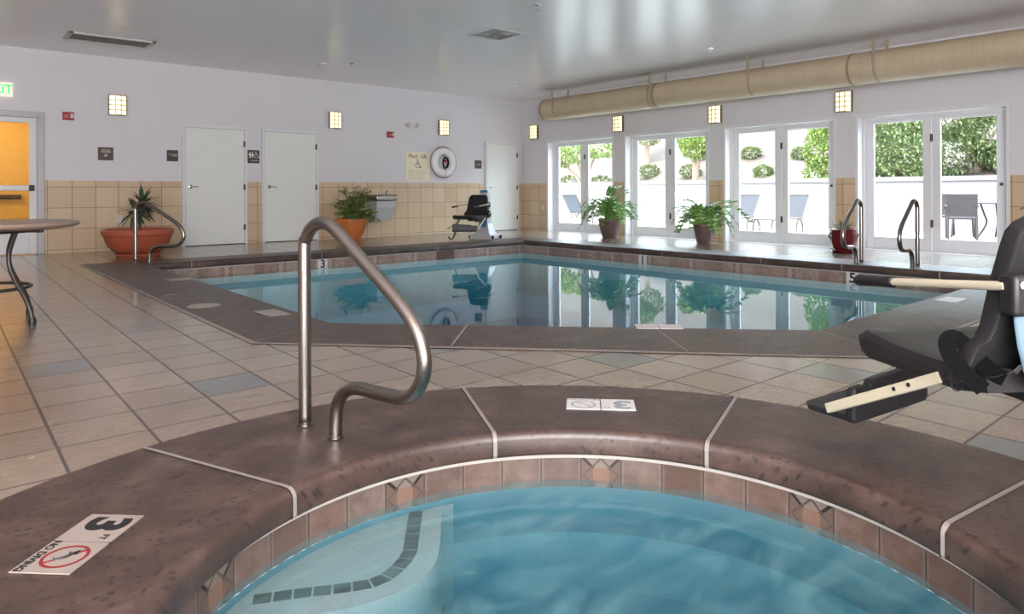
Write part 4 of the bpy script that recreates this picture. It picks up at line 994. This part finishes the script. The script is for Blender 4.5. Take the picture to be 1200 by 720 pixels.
    mb = MB(); mb.beam((mx * .9, my * .9 + .0, .93), (mx * .15, my * .5 - .25, .90), .15, .06); mb.build('mast_head', TEALC, t, 0, .015)
    mb = MB(); mb.b2((mx - .09, my + .045, .12), (mx + .09, my + .10, .42)); mb.build('mast_cover', TEALC, t, 0, .02)
    for a, b in ((-1, -1), (1, -1), (1, 1), (-1, 1)):
        mb = MB(); mb.lathe([(0, -.015), (.03, -.015), (.034, -.008), (.034, .008), (.03, .015), (0, .015)], 16, (mx + a * .26, my + b * .15, .034), Matrix.Rotation(PI / 2, 3, 'Y')); mb.build('wheel', BLACK, t, 40)
    return t
def cam_at(lat, dep): p = RGT * lat + FWD * dep; return (p.x, p.y, 0)
pool_lift((*cam_at(1.37, 2.02)[:2], .006), TH - PI / 2 + math.radians(6), 'black pool lift chair beside the hot tub, cut by the edge of the photo', (.62, -.62), BLUEC, False)
pool_lift((8.12, 10.62, .004), math.radians(-160 + 270 - 0), 'small distant pool lift chair with blue cover by the corner door', (-.02, -.52), TEALC, True)

# ------------------------------------------------------------------ patio and hillside beyond the doors
struct(MB().b2((XW + .3, -25, -.25), (18.0, 45, -.06)).build('ground', simple('pale_patio_concrete', lin(150, 145, 140), .8, 0, .06, 3), None, 0), 'pale sunlit patio paving outside')
mb = MB(); mb.b2((18.0, -25, -.2), (18.25, 45, 1.14)); mb.b2((17.95, -25, 1.14), (18.30, 45, 1.24)); struct(mb.build('wall_patio', simple('white_stucco', lin(116, 110, 109), .8, 0, .04, 6, .15, 80), None, 0), 'low white stucco garden wall outside')
def mat_hill():
    m = Mat('dry_hillside'); co = m.coord(); n1 = m.noise(co, .35, 5, .6); n2 = m.noise(co, 2.2, 5, .65)
    c = m.ramp(n1, [(.3, lin(66, 55, 48)), (.55, lin(76, 63, 56)), (.75, lin(64, 58, 38))]); c = m.mix((n2 - .55).max(0) * 3.0, c, lin(46, 50, 28)); m.col(c); m.set(.9); return m.m
mb = MB(); nx_, ny_ = 26, 40; vs_ = []
for i in range(nx_):
    for j in range(ny_):
        x = 18.25 + i * 2.2; y = -25 + j * 2.4; vs_.append((x, y, .6 + min(14, max(0, x - 20.8) * .44) + min(1, max(0, x - 19) / 6) * (.35 * math.sin(x * .6 + y * .2) + .3 * math.sin(y * .5))))
mb.add(vs_, [(i * ny_ + j, (i + 1) * ny_ + j, (i + 1) * ny_ + j + 1, i * ny_ + j + 1) for i in range(nx_ - 1) for j in range(ny_ - 1)])
hill = struct(mb.build('hill', mat_hill(), None, 180), 'dry pale hillside above the garden wall')
def hz(x, y): return .6 + min(14, max(0, x - 20.8) * .44) + min(1, max(0, x - 19) / 6) * (.35 * math.sin(x * .6 + y * .2) + .3 * math.sin(y * .5))
PINE = leafmat('pine_foliage', lin(78, 96, 56), lin(140, 150, 102)); SHRUB = leafmat('dry_shrub_foliage', lin(84, 98, 58), lin(128, 136, 90)); LIME = leafmat('lime_foliage', lin(88, 112, 48), lin(146, 158, 84)); TRUNK = simple('tree_bark', lin(120, 98, 80), .8, 0, .2, 12)
def bush(name, label, cat, x, y, crowns, trunk_h, mat, n, ls, seed, group, z=None):
    """a plant outdoors: trunk with branches and crowns (dx, dy, z, rx, rz) of leaves"""
    rr_ = random.Random(seed); z = hz(x, y) - .08 if z is None else z
    t = thing(name, label, cat, (x, y, z), 0, group); mb = MB()
    for cx_, cy_, cz_, rx, rz_ in crowns:
        mb.tube([(0, 0, 0), (cx_ * .2, cy_ * .2, cz_ * .5), (cx_, cy_, cz_)], [.06 + trunk_h * .04, .04 + trunk_h * .02, .02], 7)
    mb.build('trunk', TRUNK, t, 60); fo = MB()
    for cx_, cy_, cz_, rx, rz_ in crowns:
        for k in range(n):
            d = Vector((rr_.gauss(0, 1), rr_.gauss(0, 1), rr_.gauss(0, 1))).normalized(); q = rr_.uniform(.45, 1.0) ** .5
            p = Vector((cx_ + d.x * rx * q, cy_ + d.y * rx * q, max(.03, cz_ + d.z * rz_ * q)))
            for j in range(3):
                dd_ = (d * .7 + Vector((rr_.uniform(-1, 1), rr_.uniform(-1, 1), rr_.uniform(-.6, .9)))).normalized(); fo.leaf(p, dd_, dd_.cross(Vector((.3, .2, 1))), ls * rr_.uniform(.7, 1.3), ls * .42, .15)
    fo.build('foliage', mat, t, 0); return t
G = 'trees and shrubs on the hillside'
bush('pine_tree', 'big bushy pine beyond the wall, filling the left pane behind the pair of grab rails', 'tree', 20.2, 7.5, [(0, 0, .9, 1.0, .8), (.1, .2, 1.7, 1.05, .9), (0, -.25, 1.6, .8, .9), (.1, 0, 2.6, .95, .8)], 2, PINE, 1000, .12, 1, G, .3)
bush('pine_tree', 'big bushy pine beyond the wall, above the outdoor dining set', 'tree', 22.3, 6.3, [(0, .55, 1.6, .9, .7), (.1, -.45, 2.1, .95, .75), (.1, .5, 2.7, .9, .75), (.1, -.75, 1.45, .7, .4), (0, -.45, 3.0, .9, .6)], 2, PINE, 1000, .12, 2, G, .4)
bush('conifer', 'lime green upright conifer seen through the third patio door', 'tree', 20.4, 9.65, [(0, 0, .9, .55, .7), (0, 0, 1.7, .5, .7), (.05, 0, 2.5, .38, .8)], 1, LIME, 700, .10, 3, G, .4)
bush('hill_tree', 'round green tree on the slope seen through the second patio door', 'tree', 21.8, 15.0, [(0, 0, 1.45, .5, .42), (.1, .35, 1.75, .42, .35), (.1, -.4, 1.65, .45, .4)], 1.4, LIME, 500, .10, 4, G)
bush('hill_tree', 'slender leafy tree on the slope seen through the left pane of the second patio door', 'tree', 24.5, 19.3, [(0, 0, 1.5, .7, .6), (.2, .5, 2.0, .6, .5)], 1.8, PINE, 420, .13, 5, G)
bush('hill_tree', 'spreading tree above the wall behind the far corner patio door', 'tree', 21.2, 20.0, [(0, .5, 2.0, .8, .38), (.1, -.7, 2.1, .8, .35), (0, 1.5, 1.85, .7, .45)], 1.8, LIME, 420, .13, 6, G)
for k, (x, y, s_, l) in enumerate(((22.5, 22.1, .5, 'low dry shrub on the slope behind the far corner door, left pane'), (22.5, 20.2, .45, 'low dry shrub on the slope behind the far corner door, right pane'), (23.2, 18.2, .42, 'small round shrub below the slender tree on the slope'), (22.8, 15.9, .4, 'small round shrub on the slope, right pane of the second patio door'),
                                (24.5, 16.4, .36, 'tiny shrub higher up the slope, right pane of the second patio door'), (23.0, 13.0, .32, 'small dry shrub just above the wall behind the left outdoor lounger'), (24.6, 14.4, .36, 'dry shrub high on the slope behind the left outdoor lounger'), (25.0, 12.6, .34, 'dry shrub on the slope beside the lime green upright conifer'))):
    bush('shrub', l, 'shrub', x, y, [(0, 0, s_ * .7, s_, s_ * .7)], .2, SHRUB, 300, .10, 20 + k, G)

SLING = simple('slate_blue_sling_fabric', lin(32, 32, 40), .7, 0, .1, 30); FRAMEW = simple('taupe_lounger_frame', lin(84, 70, 66), .5, .1); WICK = simple('dark_wicker', lin(44, 35, 38), .7, 0, .25, 60, .4, 90)
def lounger(loc, rz, label, first=[None]):
    if first[0]: return dup(first[0], loc, rz, label)
    t = thing('sun_lounger', label, 'sun lounger', loc, rz, 'sun loungers on the patio')
    mb = MB()                                             # local: head at +y, foot at -y
    for s_ in (-1, 1):
        mb.tube([(s_ * .31, -1.15, .33), (s_ * .31, .12, .33)], .018, 8); mb.tube([(s_ * .31, .10, .33), (s_ * .31, .46, .88)], .018, 8)
    mb.tube([(-.31, -1.15, .33), (.31, -1.15, .33)], .018, 8); mb.tube([(-.31, .46, .88), (.31, .46, .88)], .018, 8); mb.tube([(-.31, .12, .33), (.31, .12, .33)], .016, 8); mb.build('frame', FRAMEW, t, 60)
    mb = MB(); mb.loops([[(x, y, z) for x in (-.30, .30)] for y, z in ((.12, .345), (.29, .60), (.455, .87), (.46, .85), (.30, .585), (.135, .335), (.12, .345))], closed=False); mb.build('backrest', SLING, t, 0)
    mb = MB(); mb.b2((-.30, -1.14, .328), (.30, .11, .338)); mb.build('seat', SLING, t, 0)
    for y in (-.9, -.05):
        for s_ in (-1, 1):
            mb = MB(); mb.tube(path_smooth([Vector(p) for p in ((s_ * .31, y - .16, 0), (s_ * .31, y - .13, .2), (s_ * .31, y, .32), (s_ * .31, y + .13, .2), (s_ * .31, y + .16, 0))], 20), .016, 8); mb.build('leg', FRAMEW, t, 60)
    first[0] = t; return t
lounger((15.9, 9.62, -.06), -PI / 2, 'sun lounger outside the third patio door, beside the spreading plant')
lounger((15.9, 8.35, -.06), -PI / 2, 'sun lounger outside the third patio door, nearest the red pot')
lounger((14.9, 14.2, -.06), 0, 'sun lounger seen edge on through the far corner patio door')
def patio_chair(loc, rz, label, first=[None]):
    if first[0]: return dup(first[0], loc, rz, label)
    t = thing('patio_chair', label, 'chair', loc, rz, 'outdoor dining chairs')     # faces +y
    mb = MB(); mb.b2((-.25, -.23, .40), (.25, .24, .44)); mb.build('seat', WICK, t, 0, .01)
    mb = MB(); mb.loops([[(-.25, y, z), (-.08, y - .03, z), (.08, y - .03, z), (.25, y, z)] for y, z in ((-.22, .46), (-.27, .70), (-.31, .90), (-.29, .90), (-.24, .68), (-.19, .46), (-.22, .46))], closed=False); mb.build('backrest', WICK, t, 0)
    for s_ in (-1, 1):
        mb = MB(); mb.tube([(s_ * .25, -.3, .66), (s_ * .27, -.05, .67), (s_ * .27, .18, .65), (s_ * .26, .23, .60)], .02, 8); mb.build('armrest', WICK, t, 60)
        mb = MB(); mb.tube([(s_ * .24, -.22, .5), (s_ * .24, -.28, 0)], .02, 8); mb.build('leg', WICK, t, 60)
        mb = MB(); mb.tube([(s_ * .26, .23, .62), (s_ * .25, .22, .4), (s_ * .25, .24, 0)], .02, 8); mb.build('leg', WICK, t, 60)
    first[0] = t; return t
patio_chair((15.9, 4.72, -.06), math.radians(-70), 'wicker chair with its back to the window at the outdoor dining table')
patio_chair((16.7, 5.10, -.06), math.radians(-120), 'wicker chair partly hidden behind the nearest outdoor wicker chair')
patio_chair((16.5, 3.45, -.06), math.radians(60), 'wicker chair on the far side of the outdoor table by the door stile')
t = thing('patio_table', 'round outdoor dining table between the wicker chairs', 'table', (16.7, 4.25, -.06))
mb = MB(); mb.lathe([(0, .70), (.50, .70), (.52, .715), (.50, .73), (0, .73)], 40); mb.build('table_top', WICK, t, 30)
for k in range(4):
    a = k * PI / 2 + .5; mb = MB(); mb.tube(path_smooth([Vector((r_ * math.cos(a), r_ * math.sin(a), z)) for r_, z in ((.36, .70), (.30, .5), (.26, .3), (.42, 0))], 16), .018, 8); mb.build('leg', WICK, t, 60)
